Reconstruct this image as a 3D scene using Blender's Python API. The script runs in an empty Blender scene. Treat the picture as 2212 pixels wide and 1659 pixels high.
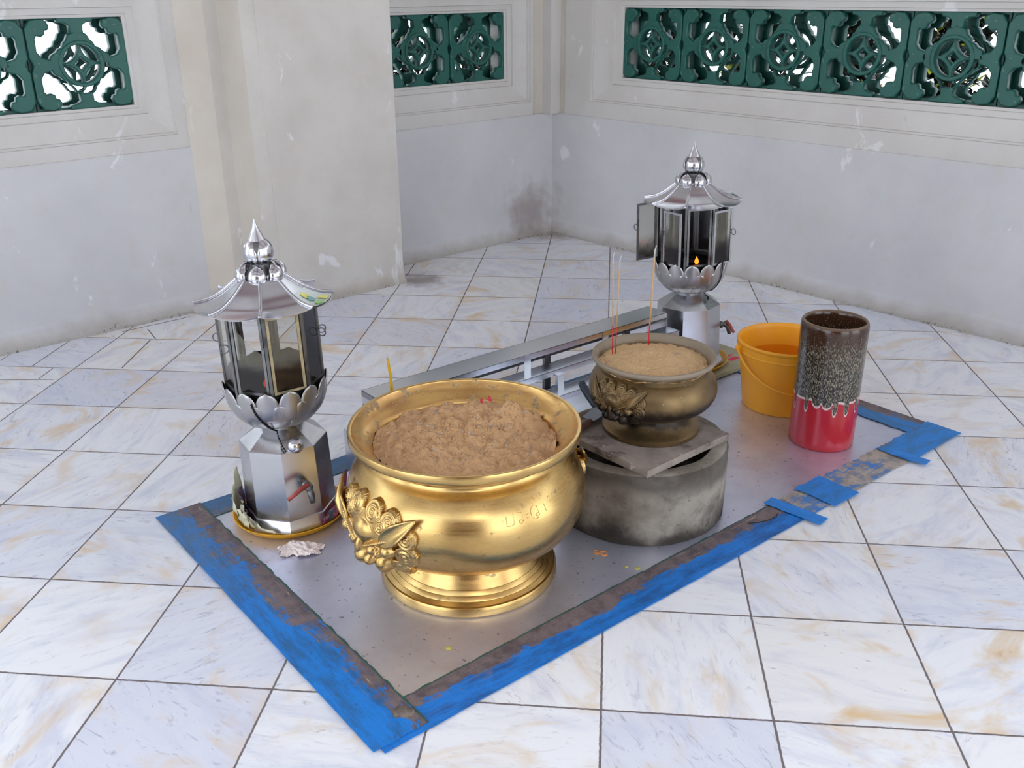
import bpy, bmesh, math, random
from mathutils import Vector, Matrix, noise as mnoise
random.seed(7)
PI = math.pi
scene = bpy.context.scene
COL = scene.collection

# ------------------------------------------------------------------ helpers
def rad(a): return math.radians(a)
def link(o, parent=None):
    COL.objects.link(o)
    if parent is not None: o.parent = parent
    return o
def tag(o, label, cat, group=None, kind=None):
    o['label'] = label; o['category'] = cat
    if group: o['group'] = group
    if kind: o['kind'] = kind
    return o
def empty(name, loc, rz=0.0):
    o = bpy.data.objects.new(name, None); o.empty_display_size = 0.05
    o.location = loc; o.rotation_euler = (0, 0, rz)
    return link(o)
def obj(name, bm, mat, parent=None, smooth=False, loc=None, autosharp=None):
    me = bpy.data.meshes.new(name)
    bmesh.ops.recalc_face_normals(bm, faces=bm.faces)
    if smooth:
        for f in bm.faces: f.smooth = True
        if autosharp is not None:
            for e in bm.edges:
                if len(e.link_faces) == 2 and e.calc_face_angle(0) > rad(autosharp): e.smooth = False
    bm.to_mesh(me); bm.free()
    for m in (mat if isinstance(mat, (list, tuple)) else [mat]): me.materials.append(m)
    o = bpy.data.objects.new(name, me)
    if loc is not None: o.location = loc
    return link(o, parent)
def struct(name, bm, mat, smooth=False, autosharp=None):
    o = obj(name, bm, mat, None, smooth, None, autosharp); o['kind'] = 'structure'; return o

def box(bm, x0, x1, y0, y1, z0, z1, M=None):
    co = [(x0,y0,z0),(x1,y0,z0),(x1,y1,z0),(x0,y1,z0),(x0,y0,z1),(x1,y0,z1),(x1,y1,z1),(x0,y1,z1)]
    vs = [bm.verts.new(M @ Vector(c) if M else c) for c in co]
    for f in ((0,3,2,1),(4,5,6,7),(0,1,5,4),(1,2,6,5),(2,3,7,6),(3,0,4,7)): bm.faces.new([vs[i] for i in f])
    return vs
def bevel_all(bm, w, seg=2, ang=30):
    es = [e for e in bm.edges if len(e.link_faces) == 2 and e.calc_face_angle(0) > rad(ang)]
    bmesh.ops.bevel(bm, geom=es, offset=w, segments=seg, profile=0.5, affect='EDGES')
def lathe(bm, prof, n=64, a0=0.0, closed=False, ctr=(0,0)):
    """prof list of (r,z); revolve about z."""
    rings = []
    for r, z in prof:
        if r < 1e-6: rings.append([bm.verts.new((ctr[0], ctr[1], z))]); continue
        rings.append([bm.verts.new((ctr[0]+r*math.cos(a0+2*PI*i/n), ctr[1]+r*math.sin(a0+2*PI*i/n), z)) for i in range(n)])
    prs = list(zip(rings, rings[1:]))
    if closed: prs.append((rings[-1], rings[0]))
    for A, B in prs:
        for i in range(n):
            j = (i+1) % n
            if len(A) == 1 and len(B) == 1: continue
            if len(A) == 1: bm.faces.new((A[0], B[j], B[i]))
            elif len(B) == 1: bm.faces.new((A[i], A[j], B[0]))
            else: bm.faces.new((A[i], A[j], B[j], B[i]))
    return rings
def tube(bm, pts, r, n=8, cap=True, radii=None):
    pts = [Vector(p) for p in pts]; rings = []
    up = Vector((0,0,1))
    prev = None
    for i, p in enumerate(pts):
        t = (pts[min(i+1,len(pts)-1)] - pts[max(i-1,0)]).normalized()
        if prev is None:
            a = up if abs(t.dot(up)) < 0.9 else Vector((1,0,0))
            u = t.cross(a).normalized()
        else:
            u = (prev - t*prev.dot(t)).normalized()
        prev = u; v = t.cross(u)
        rr = radii[i] if radii else r
        rings.append([bm.verts.new(p + rr*(u*math.cos(2*PI*k/n)+v*math.sin(2*PI*k/n))) for k in range(n)])
    for A, B in zip(rings, rings[1:]):
        for k in range(n): bm.faces.new((A[k], A[(k+1)%n], B[(k+1)%n], B[k]))
    if cap:
        bm.faces.new(rings[0][::-1]); bm.faces.new(rings[-1])
def torus(bm, c, R, r, nrm=(0,0,1), n=24, m=8):
    q = Vector((0,0,1)).rotation_difference(Vector(nrm)); rings = []
    for i in range(n):
        a = 2*PI*i/n; ring = []
        for k in range(m):
            b = 2*PI*k/m
            p = Vector(((R+r*math.cos(b))*math.cos(a), (R+r*math.cos(b))*math.sin(a), r*math.sin(b)))
            ring.append(bm.verts.new(Vector(c) + q @ p))
        rings.append(ring)
    for i in range(n):
        A, B = rings[i], rings[(i+1)%n]
        for k in range(m): bm.faces.new((A[k], B[k], B[(k+1)%m], A[(k+1)%m]))
def sphere(bm, c, r, sx=1, sy=1, sz=1, n=16, M=None):
    mt = Matrix.Translation(c) @ (M or Matrix.Identity(4)) @ Matrix.Diagonal((r*sx, r*sy, r*sz, 1))
    bmesh.ops.create_uvsphere(bm, u_segments=n, v_segments=max(8,n*2//3), radius=1, matrix=mt)
def grid_faces(bm, V, closeu=False):
    nu = len(V); nv = len(V[0])
    for i in range(nu if closeu else nu-1):
        for j in range(nv-1):
            bm.faces.new((V[i][j], V[(i+1)%nu][j], V[(i+1)%nu][j+1], V[i][j+1]))
def solidify(bm, t):
    bmesh.ops.recalc_face_normals(bm, faces=bm.faces)
    bmesh.ops.solidify(bm, geom=bm.faces[:], thickness=t)
def poly_prism(bm, pts, z0, z1):
    a = [bm.verts.new((x,y,z0)) for x,y in pts]; b = [bm.verts.new((x,y,z1)) for x,y in pts]
    n = len(pts)
    for i in range(n): bm.faces.new((a[i], a[(i+1)%n], b[(i+1)%n], b[i]))
    bm.faces.new(a[::-1]); bm.faces.new(b)

# ------------------------------------------------------------------ materials
class NB:
    def __init__(s, name):
        s.m = bpy.data.materials.new(name); s.m.use_nodes = True
        s.t = s.m.node_tree; s.N = s.t.nodes; s.L = s.t.links
        s.N.clear(); s.out = s.N.new('ShaderNodeOutputMaterial')
        s.tc = s.N.new('ShaderNodeTexCoord')
        s.p = s.N.new('ShaderNodeBsdfPrincipled'); s.L.new(s.p.outputs[0], s.out.inputs[0])
        s.obj = s.tc.outputs['Object']
    def put(s, sock, v):
        if v is None: return
        if hasattr(v, 'is_output') or isinstance(v, bpy.types.NodeSocket): s.L.new(v, sock)
        elif isinstance(v, (tuple, list)) and len(v) == 3 and len(sock.default_value) == 4: sock.default_value = (*v, 1)
        else: sock.default_value = v
    def node(s, t, **k):
        n = s.N.new(t)
        for a, b in k.items(): setattr(n, a, b)
        return n
    def math(s, op, a, b=None, c=None, clamp=False):
        n = s.node('ShaderNodeMath', operation=op, use_clamp=clamp)
        s.put(n.inputs[0], a); s.put(n.inputs[1], b)
        if c is not None: s.put(n.inputs[2], c)
        return n.outputs[0]
    def vmath(s, op, a, b=None):
        n = s.node('ShaderNodeVectorMath', operation=op); s.put(n.inputs[0], a)
        if b is not None: s.put(n.inputs[1], b)
        return n.outputs[0]
    def mapping(s, vec, scale=(1,1,1), rot=(0,0,0), loc=(0,0,0)):
        n = s.node('ShaderNodeMapping'); s.put(n.inputs[0], vec)
        n.inputs['Scale'].default_value = scale; n.inputs['Rotation'].default_value = rot; n.inputs['Location'].default_value = loc
        return n.outputs[0]
    def noise(s, scale=5, vec=None, detail=4, rough=0.55, dist=0.0, color=False):
        n = s.node('ShaderNodeTexNoise'); s.put(n.inputs['Vector'], vec if vec is not None else s.obj)
        n.inputs['Scale'].default_value = scale; n.inputs['Detail'].default_value = detail
        n.inputs['Roughness'].default_value = rough; n.inputs['Distortion'].default_value = dist
        return n.outputs['Color' if color else 'Fac']
    def white(s, vec):
        n = s.node('ShaderNodeTexWhiteNoise', noise_dimensions='3D'); s.put(n.inputs['Vector'], vec); return n.outputs
    def voro(s, scale, vec=None, feature='F1'):
        n = s.node('ShaderNodeTexVoronoi', feature=feature); s.put(n.inputs['Vector'], vec if vec is not None else s.obj)
        n.inputs['Scale'].default_value = scale; return n.outputs[0]
    def ramp(s, fac, stops, interp='LINEAR'):
        n = s.node('ShaderNodeValToRGB'); s.put(n.inputs[0], fac); cr = n.color_ramp; cr.interpolation = interp
        while len(cr.elements) < len(stops): cr.elements.new(0.5)
        for e, (p, c) in zip(cr.elements, stops):
            e.position = p; e.color = (*c, 1) if isinstance(c, (tuple, list)) else (c, c, c, 1)
        return n.outputs[0]
    def step(s, x, lo, hi):
        n = s.node('ShaderNodeMapRange', interpolation_type='SMOOTHSTEP'); s.put(n.inputs[0], x)
        s.put(n.inputs[1], lo); s.put(n.inputs[2], hi); n.inputs[3].default_value = 0; n.inputs[4].default_value = 1
        return n.outputs[0]
    def mix(s, f, a, b):
        n = s.node('ShaderNodeMix', data_type='RGBA'); s.put(n.inputs[0], f); s.put(n.inputs[6], a); s.put(n.inputs[7], b)
        return n.outputs[2]
    def sep(s, vec=None):
        n = s.node('ShaderNodeSeparateXYZ'); s.put(n.inputs[0], vec if vec is not None else s.obj); return n.outputs
    def comb(s, x=0, y=0, z=0):
        n = s.node('ShaderNodeCombineXYZ'); s.put(n.inputs[0], x); s.put(n.inputs[1], y); s.put(n.inputs[2], z); return n.outputs[0]
    def bump(s, h, strength=0.3, dist=0.01):
        n = s.node('ShaderNodeBump'); n.inputs['Strength'].default_value = strength; n.inputs['Distance'].default_value = dist
        s.put(n.inputs['Height'], h); s.L.new(n.outputs[0], s.p.inputs['Normal']); return n.outputs[0]
    def set(s, color=None, rough=None, metal=None, **k):
        if color is not None: s.put(s.p.inputs['Base Color'], color)
        if rough is not None: s.put(s.p.inputs['Roughness'], rough)
        if metal is not None: s.put(s.p.inputs['Metallic'], metal)
        for a, v in k.items(): s.put(s.p.inputs[a.replace('_', ' ')], v)
        return s.m
def srgb(r, g, b):
    f = lambda c: (c/255)/12.92 if c/255 <= 0.04045 else ((c/255+0.055)/1.055)**2.4
    return (f(r), f(g), f(b))
def simple(name, col, rough=0.5, metal=0.0, var=0.08, scale=30, bump=0.0, **k):
    b = NB(name); n = b.noise(scale)
    dark = tuple(c*(1-var*1.6) for c in col); lite = tuple(min(1, c*(1+var)) for c in col)
    c = b.ramp(n, [(0.3, dark), (0.7, lite)])
    if bump: b.bump(n, bump, 0.004)
    return b.set(c, rough, metal, **k)

TILE = 0.4
def mat_floor():
    b = NB('marble_tiles')
    jit = b.noise(45, detail=3)
    w = b.vmath('ADD', b.vmath('SCALE', b.vmath('SUBTRACT', b.noise(60, detail=2, color=True), (0.5,0.5,0.5)), None), (0,0,0))
    b.N[w.node.name]  # keep
    sc = [n for n in b.N if n.bl_idname == 'ShaderNodeVectorMath' and n.operation == 'SCALE'][0]; sc.inputs['Scale'].default_value = 0.004
    pos = b.vmath('ADD', b.obj, w)
    x, y, z = b.sep(pos)
    u = b.math('DIVIDE', x, TILE); v = b.math('DIVIDE', y, TILE)
    iu = b.math('FLOOR', u); iv = b.math('FLOOR', v)
    fu = b.math('SUBTRACT', u, iu); fv = b.math('SUBTRACT', v, iv)
    eu = b.math('MINIMUM', fu, b.math('SUBTRACT', 1, fu)); ev = b.math('MINIMUM', fv, b.math('SUBTRACT', 1, fv))
    ed = b.math('MINIMUM', eu, ev)
    grout = b.math('SUBTRACT', 1, b.step(ed, 0.0045, 0.0095))
    cell = b.comb(iu, iv, 3.3)
    wn = b.white(cell)
    rr, rg, rb = b.sep(wn['Color'])
    # per tile rotated coordinates for the veins
    ang = b.math('MULTIPLY', rr, 6.283)
    n = b.node('ShaderNodeVectorRotate', rotation_type='Z_AXIS'); b.put(n.inputs['Vector'], b.obj); b.put(n.inputs['Angle'], ang)
    vo = b.vmath('ADD', n.outputs[0], b.vmath('MULTIPLY', wn['Color'], (13.1, 7.7, 5.3)))
    st = b.mapping(vo, (1.6, 5.0, 1))
    cloud = b.noise(1.9, st, 7, 0.62, 1.2)
    fine = b.noise(5.5, b.mapping(vo, (1.5, 5.5, 1)), 9, 0.68, 2.2)
    warm = b.noise(2.4, b.mapping(vo, (1.5, 2.5, 1), loc=(4,2,0)), 6, 0.6, 0.8)
    spk = b.noise(16, b.mapping(vo, (0.7, 2.2, 1)), 6, 0.7, 1.0)
    base = b.mix(b.step(cloud, 0.42, 0.78), srgb(238, 240, 244), srgb(210, 214, 229))
    base = b.mix(b.math('MULTIPLY', b.step(rb, 0.55, 1.0), 0.55), base, srgb(198, 204, 226))
    base = b.mix(b.math('MULTIPLY', b.step(rg, 0.72, 0.95), 0.22), base, srgb(236, 228, 212))
    vein = b.math('MULTIPLY', b.step(fine, 0.555, 0.67), b.math('ADD', 0.06, b.math('MULTIPLY', rb, 0.5)))
    base = b.mix(vein, base, srgb(136, 142, 166))
    dk = b.math('MULTIPLY', b.math('MULTIPLY', b.step(spk, 0.6, 0.68), b.step(fine, 0.48, 0.56)), b.math('MULTIPLY', rg, 0.75))
    base = b.mix(dk, base, srgb(112, 116, 138))
    wf = b.math('MULTIPLY', b.step(warm, 0.51, 0.72), b.math('ADD', 0.32, b.math('MULTIPLY', rg, 0.65)))
    edge_w = b.math('MULTIPLY', b.math('SUBTRACT', 1, b.step(ed, 0.0, 0.16)), b.step(warm, 0.47, 0.64))
    wf = b.math('MAXIMUM', wf, b.math('MULTIPLY', edge_w, b.math('MULTIPLY', rr, 0.75)))
    base = b.mix(wf, base, srgb(222, 192, 146))
    base = b.mix(b.math('MULTIPLY', b.step(warm, 0.69, 0.79), 0.7), base, srgb(200, 146, 92))
    gcol = b.mix(jit, srgb(92, 84, 88), srgb(136, 126, 124))
    col = b.mix(grout, base, gcol)
    # grime patches with ragged edges by the pillar foot and in the far corner
    for px, py, rr_, st_ in ((-1.10, 3.50, 0.20, 0.8), (-0.41, 4.70, 0.30, 0.7)):
        dd = b.node('ShaderNodeVectorMath', operation='DISTANCE'); b.put(dd.inputs[0], b.obj); dd.inputs[1].default_value = (px, py, 0)
        gm = b.math('SUBTRACT', 1, b.step(b.math('ADD', dd.outputs[1], b.math('MULTIPLY', b.math('SUBTRACT', b.noise(14, detail=6), 0.5), 0.3)), 0.02, rr_))
        col = b.mix(b.math('MULTIPLY', gm, st_), col, srgb(134, 118, 108))
    b.bump(b.math('MULTIPLY', grout, -1), 0.35, 0.003)
    return b.set(col, b.math('ADD', 0.34, b.math('MULTIPLY', grout, 0.4)), 0.0, Specular_IOR_Level=0.4)

def mat_plaster(name, c0, c1, patch=0.6, scuff=True, dirtz=True):
    b = NB(name)
    big = b.noise(1.7, detail=5, rough=0.6); mid = b.noise(9, detail=6, rough=0.65)
    col = b.mix(b.step(big, 0.3, 0.7), c0, c1)
    col = b.mix(b.math('MULTIPLY', b.step(mid, 0.5, 0.75), 0.25), col, srgb(206, 196, 180))
    pn = b.noise(3.1, b.mapping(b.obj, (1.4, 1.4, 0.9), loc=(3.1,0,1.7)), 6, 0.6, 0.5)
    col = b.mix(b.math('MULTIPLY', b.step(pn, 0.635, 0.675), patch), col, srgb(236, 238, 240))
    if scuff:
        sn = b.noise(22, b.mapping(b.obj, (1, 1, 0.25), rot=(0.3, 0.2, 0)), 4, 0.7, 0.6)
        col = b.mix(b.math('MULTIPLY', b.step(sn, 0.70, 0.76), 0.4), col, srgb(140, 126, 112))
    if dirtz:
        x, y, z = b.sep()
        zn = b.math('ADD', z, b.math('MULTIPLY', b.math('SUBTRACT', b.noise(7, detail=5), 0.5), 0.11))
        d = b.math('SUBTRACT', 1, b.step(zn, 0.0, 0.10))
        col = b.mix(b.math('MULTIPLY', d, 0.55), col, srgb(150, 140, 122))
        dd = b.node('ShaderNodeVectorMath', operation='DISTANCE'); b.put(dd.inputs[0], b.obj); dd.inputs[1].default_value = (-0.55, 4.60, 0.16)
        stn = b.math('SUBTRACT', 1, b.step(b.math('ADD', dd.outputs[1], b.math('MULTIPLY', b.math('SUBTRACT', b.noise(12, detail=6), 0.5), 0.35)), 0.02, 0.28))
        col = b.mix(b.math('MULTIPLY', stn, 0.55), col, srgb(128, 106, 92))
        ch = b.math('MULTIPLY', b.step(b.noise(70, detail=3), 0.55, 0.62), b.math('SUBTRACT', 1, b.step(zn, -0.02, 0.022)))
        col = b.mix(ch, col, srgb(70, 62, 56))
    h = b.math('ADD', b.noise(120, detail=3), b.math('MULTIPLY', mid, 2.0))
    b.bump(h, 0.12, 0.006)
    return b.set(col, 0.72, 0.0, Specular_IOR_Level=0.25)

def mat_gold():
    b = NB('polished_brass')
    n = b.noise(6, detail=6, rough=0.65); f = b.noise(60, detail=4)
    x, y, z = b.sep()
    streak = b.noise(1, b.comb(b.math('MULTIPLY', x, 6), b.math('MULTIPLY', y, 6), b.math('MULTIPLY', z, 160)), 4, 0.6)
    col = b.mix(b.step(n, 0.35, 0.72), srgb(208, 174, 112), srgb(192, 156, 96))
    col = b.mix(b.math('MULTIPLY', b.step(b.noise(3.3, detail=5), 0.58, 0.72), 0.35), col, srgb(196, 140, 86))
    spots = b.math('MULTIPLY', b.step(b.noise(38, detail=3, rough=0.5), 0.66, 0.71), 0.55)
    col = b.mix(spots, col, srgb(140, 120, 92))
    r = b.math('ADD', 0.20, b.math('MULTIPLY', streak, 0.16)); r = b.math('ADD', r, b.math('MULTIPLY', spots, 0.3))
    b.bump(b.math('ADD', streak, b.math('MULTIPLY', f, 0.3)), 0.05, 0.002)
    return b.set(col, r, 1.0)
def mat_brass_dusty():
    b = NB('dusty_brass_inside')
    n = b.noise(9, detail=6, rough=0.65); st = b.step(b.noise(30, detail=4, rough=0.6), 0.56, 0.64)
    col = b.mix(b.step(n, 0.4, 0.7), srgb(222, 180, 112), srgb(206, 162, 106))
    col = b.mix(b.math('MULTIPLY', st, 0.7), col, srgb(160, 146, 126))
    return b.set(col, b.math('ADD', 0.27, b.math('MULTIPLY', st, 0.4)), 0.92)
def mat_steel(name, col=(0.56, 0.56, 0.58), rough=0.2, soot=0.0):
    b = NB(name)
    n = b.noise(7, detail=5); f = b.noise(1, b.mapping(b.obj, (40, 40, 6)), 4, 0.6)
    c = b.mix(b.step(n, 0.4, 0.75), col, tuple(x*0.8 for x in col))
    if soot: c = b.mix(b.math('MULTIPLY', b.step(b.noise(11, detail=5), 0.5, 0.7), soot), c, (0.05, 0.045, 0.045))
    b.bump(f, 0.03, 0.002)
    return b.set(c, b.math('ADD', rough, b.math('MULTIPLY', n, 0.14)), 1.0)
def mat_plate():
    b = NB('steel_sheet')
    n = b.noise(2.6, detail=6, rough=0.6); sc = b.noise(1, b.mapping(b.obj, (160, 5, 1), rot=(0,0,0.6)), 5, 0.65)
    sc2 = b.noise(1, b.mapping(b.obj, (6, 140, 1), rot=(0,0,0.2)), 5, 0.65)
    c = b.mix(b.step(n, 0.35, 0.7), srgb(224, 228, 246), srgb(200, 203, 224))
    st = b.step(b.noise(3.0, b.mapping(b.obj, (1, 1.2, 1), loc=(2.2, 0.4, 0)), 5, 0.6, 0.4), 0.56, 0.72)
    c = b.mix(b.math('MULTIPLY', st, 0.3), c, srgb(186, 150, 132))
    c = b.mix(b.math('MULTIPLY', b.step(sc, 0.68, 0.74), 0.4), c, srgb(225, 225, 235))
    c = b.mix(b.math('MULTIPLY', b.step(b.noise(60, detail=3), 0.66, 0.7), 0.6), c, srgb(90, 84, 84))
    b.bump(b.noise(5, detail=3), 0.06, 0.02)
    return b.set(c, b.math('ADD', 0.27, b.math('MULTIPLY', b.math('ADD', n, sc2), 0.1)), 0.78)
def mat_tape(name, width, bias=0.0, inner=1, blue1=(18,118,205), blue2=(30,92,140), green=True, wear=0.5, fade=0.0, brown0=(84,74,80), brown1=(124,110,110)):
    """local x along the strip, y across (0 outer edge -> width inner edge); old tape worn through to its brown adhesive"""
    b = NB(name); x, y, z = b.sep()
    t = b.math('DIVIDE', y, width)
    lng = b.noise(1, b.mapping(b.obj, (5, 60, 1)), 7, 0.72, 0.5)
    blot = b.noise(16, detail=8, rough=0.74); fine = b.noise(75, detail=5, rough=0.72); low = b.noise(2.3, detail=2)
    mix = b.math('ADD', b.math('ADD', b.math('MULTIPLY', lng, 0.95), b.math('MULTIPLY', blot, 1.15)), b.math('MULTIPLY', fine, 0.45))
    mix = b.math('ADD', mix, b.math('MULTIPLY', b.math('SUBTRACT', low, 0.5), 0.9))
    v = b.math('ADD', mix, b.math('MULTIPLY', b.math('SUBTRACT', t, 0.5), inner*0.95))
    wornend = b.math('SUBTRACT', 1, b.step(x, 0.15, 0.75))
    v = b.math('ADD', v, bias)
    if fade: v = b.math('ADD', v, b.math('MULTIPLY', wornend, fade*0.25))
    blue = b.mix(b.step(b.noise(6, b.mapping(b.obj, (1, 4, 1)), 7, 0.72), 0.40, 0.66), srgb(*blue1), srgb(*blue2))
    if fade: blue = b.mix(b.math('MULTIPLY', wornend, b.math('MULTIPLY', b.step(blot, 0.3, 0.6), fade)), blue, srgb(84, 112, 138))
    brown = b.mix(b.step(blot, 0.35, 0.65), srgb(*brown0), srgb(*brown1))
    brown = b.mix(b.math('MULTIPLY', b.step(lng, 0.60, 0.68), 0.75), brown, srgb(186, 172, 158))
    col = b.mix(b.step(v, 1.33, 1.45), blue, brown)
    line = b.noise(1, b.mapping(b.obj, (1.2, 210, 1)), 3, 0.6)
    col = b.mix(b.math('MULTIPLY', b.step(line, 0.66, 0.70), 0.5), col, srgb(150, 152, 160))
    col = b.mix(b.math('MULTIPLY', b.step(fine, 0.60, 0.67), wear), col, srgb(66, 58, 66))
    if green: col = b.mix(b.math('MULTIPLY', b.step(b.math('ADD', t, b.math('MULTIPLY', blot, 0.10)), 1.005, 1.02), 0.9), col, srgb(28, 84, 78))
    b.bump(mix, 0.5, 0.003)
    return b.set(col, 0.5)
def mat_sand(name, a, c):
    b = NB(name); n = b.noise(18, detail=6, rough=0.65); f = b.noise(260, detail=3)
    col = b.mix(n, a, c); col = b.mix(b.math('MULTIPLY', b.step(f, 0.6, 0.72), 0.55), col, srgb(104, 82, 66))
    ash = b.math('MULTIPLY', b.step(b.noise(34, detail=4), 0.63, 0.69), 0.5)
    col = b.mix(ash, col, srgb(150, 142, 140))
    b.bump(b.math('ADD', b.noise(90, detail=5), f), 0.6, 0.006)
    return b.set(col, 0.95, Specular_IOR_Level=0.1)
def mat_bronze():
    b = NB('weathered_bronze'); x, y, z = b.sep()
    n = b.noise(14, detail=7, rough=0.65); f = b.noise(70, detail=4)
    zz = b.math('ADD', z, b.math('MULTIPLY', b.math('SUBTRACT', n, 0.5), 0.07))
    col = b.mix(n, srgb(88, 76, 58), srgb(140, 112, 70))
    soot = b.math('MULTIPLY', b.step(zz, 0.03, 0.055), b.math('SUBTRACT', 1, b.step(zz, 0.115, 0.15)))
    col = b.mix(b.math('MULTIPLY', soot, 0.9), col, srgb(38, 34, 34))
    dust = b.step(b.math('ADD', z, b.math('MULTIPLY', n, 0.03)), 0.236, 0.25)
    col = b.mix(b.math('MULTIPLY', dust, 0.75), col, srgb(152, 140, 124))
    dots = b.math('MULTIPLY', b.step(f, 0.67, 0.72), 0.5); col = b.mix(dots, col, srgb(206, 198, 180))
    b.bump(b.math('ADD', n, b.math('MULTIPLY', f, 0.4)), 0.25, 0.004)
    return b.set(col, b.math('ADD', 0.36, b.math('MULTIPLY', dust, 0.25)), b.math('SUBTRACT', 0.75, b.math('MULTIPLY', dust, 0.5)))
def mat_concrete():
    b = NB('sooty_concrete'); x, y, z = b.sep()
    n = b.noise(8, detail=8, rough=0.68); big = b.noise(3.4, detail=6, rough=0.6); f = b.noise(70, detail=4)
    col = b.mix(b.step(big, 0.35, 0.65), srgb(98, 88, 78), srgb(158, 150, 138))
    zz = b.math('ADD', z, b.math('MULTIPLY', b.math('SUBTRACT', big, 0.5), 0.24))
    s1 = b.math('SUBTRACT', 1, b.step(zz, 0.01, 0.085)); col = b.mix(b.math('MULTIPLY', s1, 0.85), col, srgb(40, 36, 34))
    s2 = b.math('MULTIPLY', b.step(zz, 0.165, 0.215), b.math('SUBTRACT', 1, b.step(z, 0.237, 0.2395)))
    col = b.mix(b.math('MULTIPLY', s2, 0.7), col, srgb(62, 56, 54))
    col = b.mix(b.math('MULTIPLY', b.step(b.noise(5.5, detail=6), 0.56, 0.68), 0.6), col, srgb(58, 50, 46))
    col = b.mix(b.math('MULTIPLY', b.step(f, 0.62, 0.7), 0.4), col, srgb(48, 42, 40))
    b.bump(b.math('ADD', n, b.math('MULTIPLY', f, 0.4)), 0.45, 0.006)
    return b.set(col, 0.9, Specular_IOR_Level=0.15)
def mat_slab():
    b = NB('stained_stone'); n = b.noise(7, detail=7, rough=0.65)
    col = b.mix(b.step(n, 0.3, 0.7), srgb(168, 156, 146), srgb(126, 114, 106))
    col = b.mix(b.math('MULTIPLY', b.step(b.noise(12, detail=6), 0.54, 0.64), 0.7), col, srgb(88, 72, 68))
    col = b.mix(b.math('MULTIPLY', b.step(b.noise(45, detail=3), 0.66, 0.7), 0.7), col, srgb(210, 204, 196))
    b.bump(n, 0.3, 0.004); return b.set(col, 0.8)
def mat_vase(view_az):
    b = NB('drip_glaze'); x, y, z = b.sep()
    th = b.math('SUBTRACT', b.math('ARCTAN2', y, x), view_az)
    th = b.math('SUBTRACT', th, b.math('MULTIPLY', b.math('ROUND', b.math('DIVIDE', th, 2*PI)), 2*PI))
    basez = b.math('ADD', 0.19, b.math('MULTIPLY', b.math('SUBTRACT', b.noise(9, b.comb(x, y, 0), 3), 0.5), 0.05))
    low = basez
    drips = [(-63,3.2,.052),(-33,4.4,.046),(-15,8,.02),(4,8,.018),(18,4.6,.052),(40,5.0,.05),(65,4.2,.048),(92,5,.05),(125,4,.04),(160,5,.05),(-95,5,.05),(-130,4,.035),(-165,4,.045)]
    d = None
    for a, w, l in drips:
        u = b.math('DIVIDE', b.math('SUBTRACT', th, rad(a)), rad(w))
        e = b.math('POWER', b.math('MAXIMUM', b.math('SUBTRACT', 1, b.math('POWER', b.math('ABSOLUTE', u), 2.0)), 0.0), 0.4)
        e = b.math('MULTIPLY', e, l)
        d = e if d is None else b.math('MAXIMUM', d, e)
    low = b.math('SUBTRACT', basez, d)
    h = b.math('SUBTRACT', z, low)
    spn = b.noise(1, b.comb(b.math('MULTIPLY', x, 330), b.math('MULTIPLY', y, 330), b.math('MULTIPLY', z, 105)), 4, 0.75)
    dens = b.math('SUBTRACT', 1, b.step(z, 0.36, 0.48))
    thr = b.math('SUBTRACT', 0.62, b.math('MULTIPLY', dens, 0.13))
    speck = b.step(spn, thr, b.math('ADD', thr, 0.09))
    body = b.mix(b.step(z, 0.27, 0.46), srgb(38, 32, 34), srgb(62, 38, 24))
    body = b.mix(b.math('MULTIPLY', speck, 0.6), body, srgb(180, 172, 146))
    body = b.mix(b.math('MULTIPLY', b.step(z, 0.464, 0.474), 0.6), body, srgb(140, 116, 92))
    col = b.mix(b.step(h, 0.007, 0.010), srgb(214, 190, 186), body)
    col = b.mix(b.step(h, -0.0008, 0.0012), srgb(178, 30, 42), col)
    b.bump(b.step(h, -0.002, 0.003), 0.4, 0.002)
    return b.set(col, 0.16, 0.0, Specular_IOR_Level=0.6)
def mat_pane(name, tint, op_top, op_bot, z0, z1):
    """soot stained glass: soot settles thicker low on the pane, with ragged edges"""
    b = NB(name); x, y, z = b.sep()
    n = b.noise(26, detail=6, rough=0.65)
    zz = b.math('ADD', z, b.math('MULTIPLY', b.math('SUBTRACT', n, 0.5), 0.05))
    f = b.step(zz, z0, z1)
    op = b.math('ADD', op_bot, b.math('MULTIPLY', f, op_top-op_bot))
    op = b.math('ADD', op, b.math('MULTIPLY', b.step(b.noise(50, detail=4), 0.6, 0.7), 0.12), clamp=True)
    tr = b.node('ShaderNodeBsdfTransparent'); mx = b.node('ShaderNodeMixShader')
    col = b.mix(f, srgb(34, 28, 27), tint)
    b.set(col, 0.12)
    b.put(mx.inputs[0], op); b.L.new(tr.outputs[0], mx.inputs[1]); b.L.new(b.p.outputs[0], mx.inputs[2]); b.L.new(mx.outputs[0], b.out.inputs[0])
    return b.m
def mat_emit(name, col, strength):
    b = NB(name); return b.set(col, 0.5, Emission_Color=col, Emission_Strength=strength)
def mat_print(name, cols, scale=16, paper=(205, 198, 170), rim=0.0):
    b = NB(name); n = b.noise(scale, detail=2, rough=0.5, color=False)
    st = [(0.25+0.5*i/(len(cols)-1), srgb(*c)) for i, c in enumerate(cols)]
    col = b.ramp(n, st)
    col = b.mix(b.math('MULTIPLY', b.step(b.noise(scale*1.7, detail=2), 0.6, 0.68), 0.5), col, srgb(*paper))
    return b.set(col, 0.42)
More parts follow.
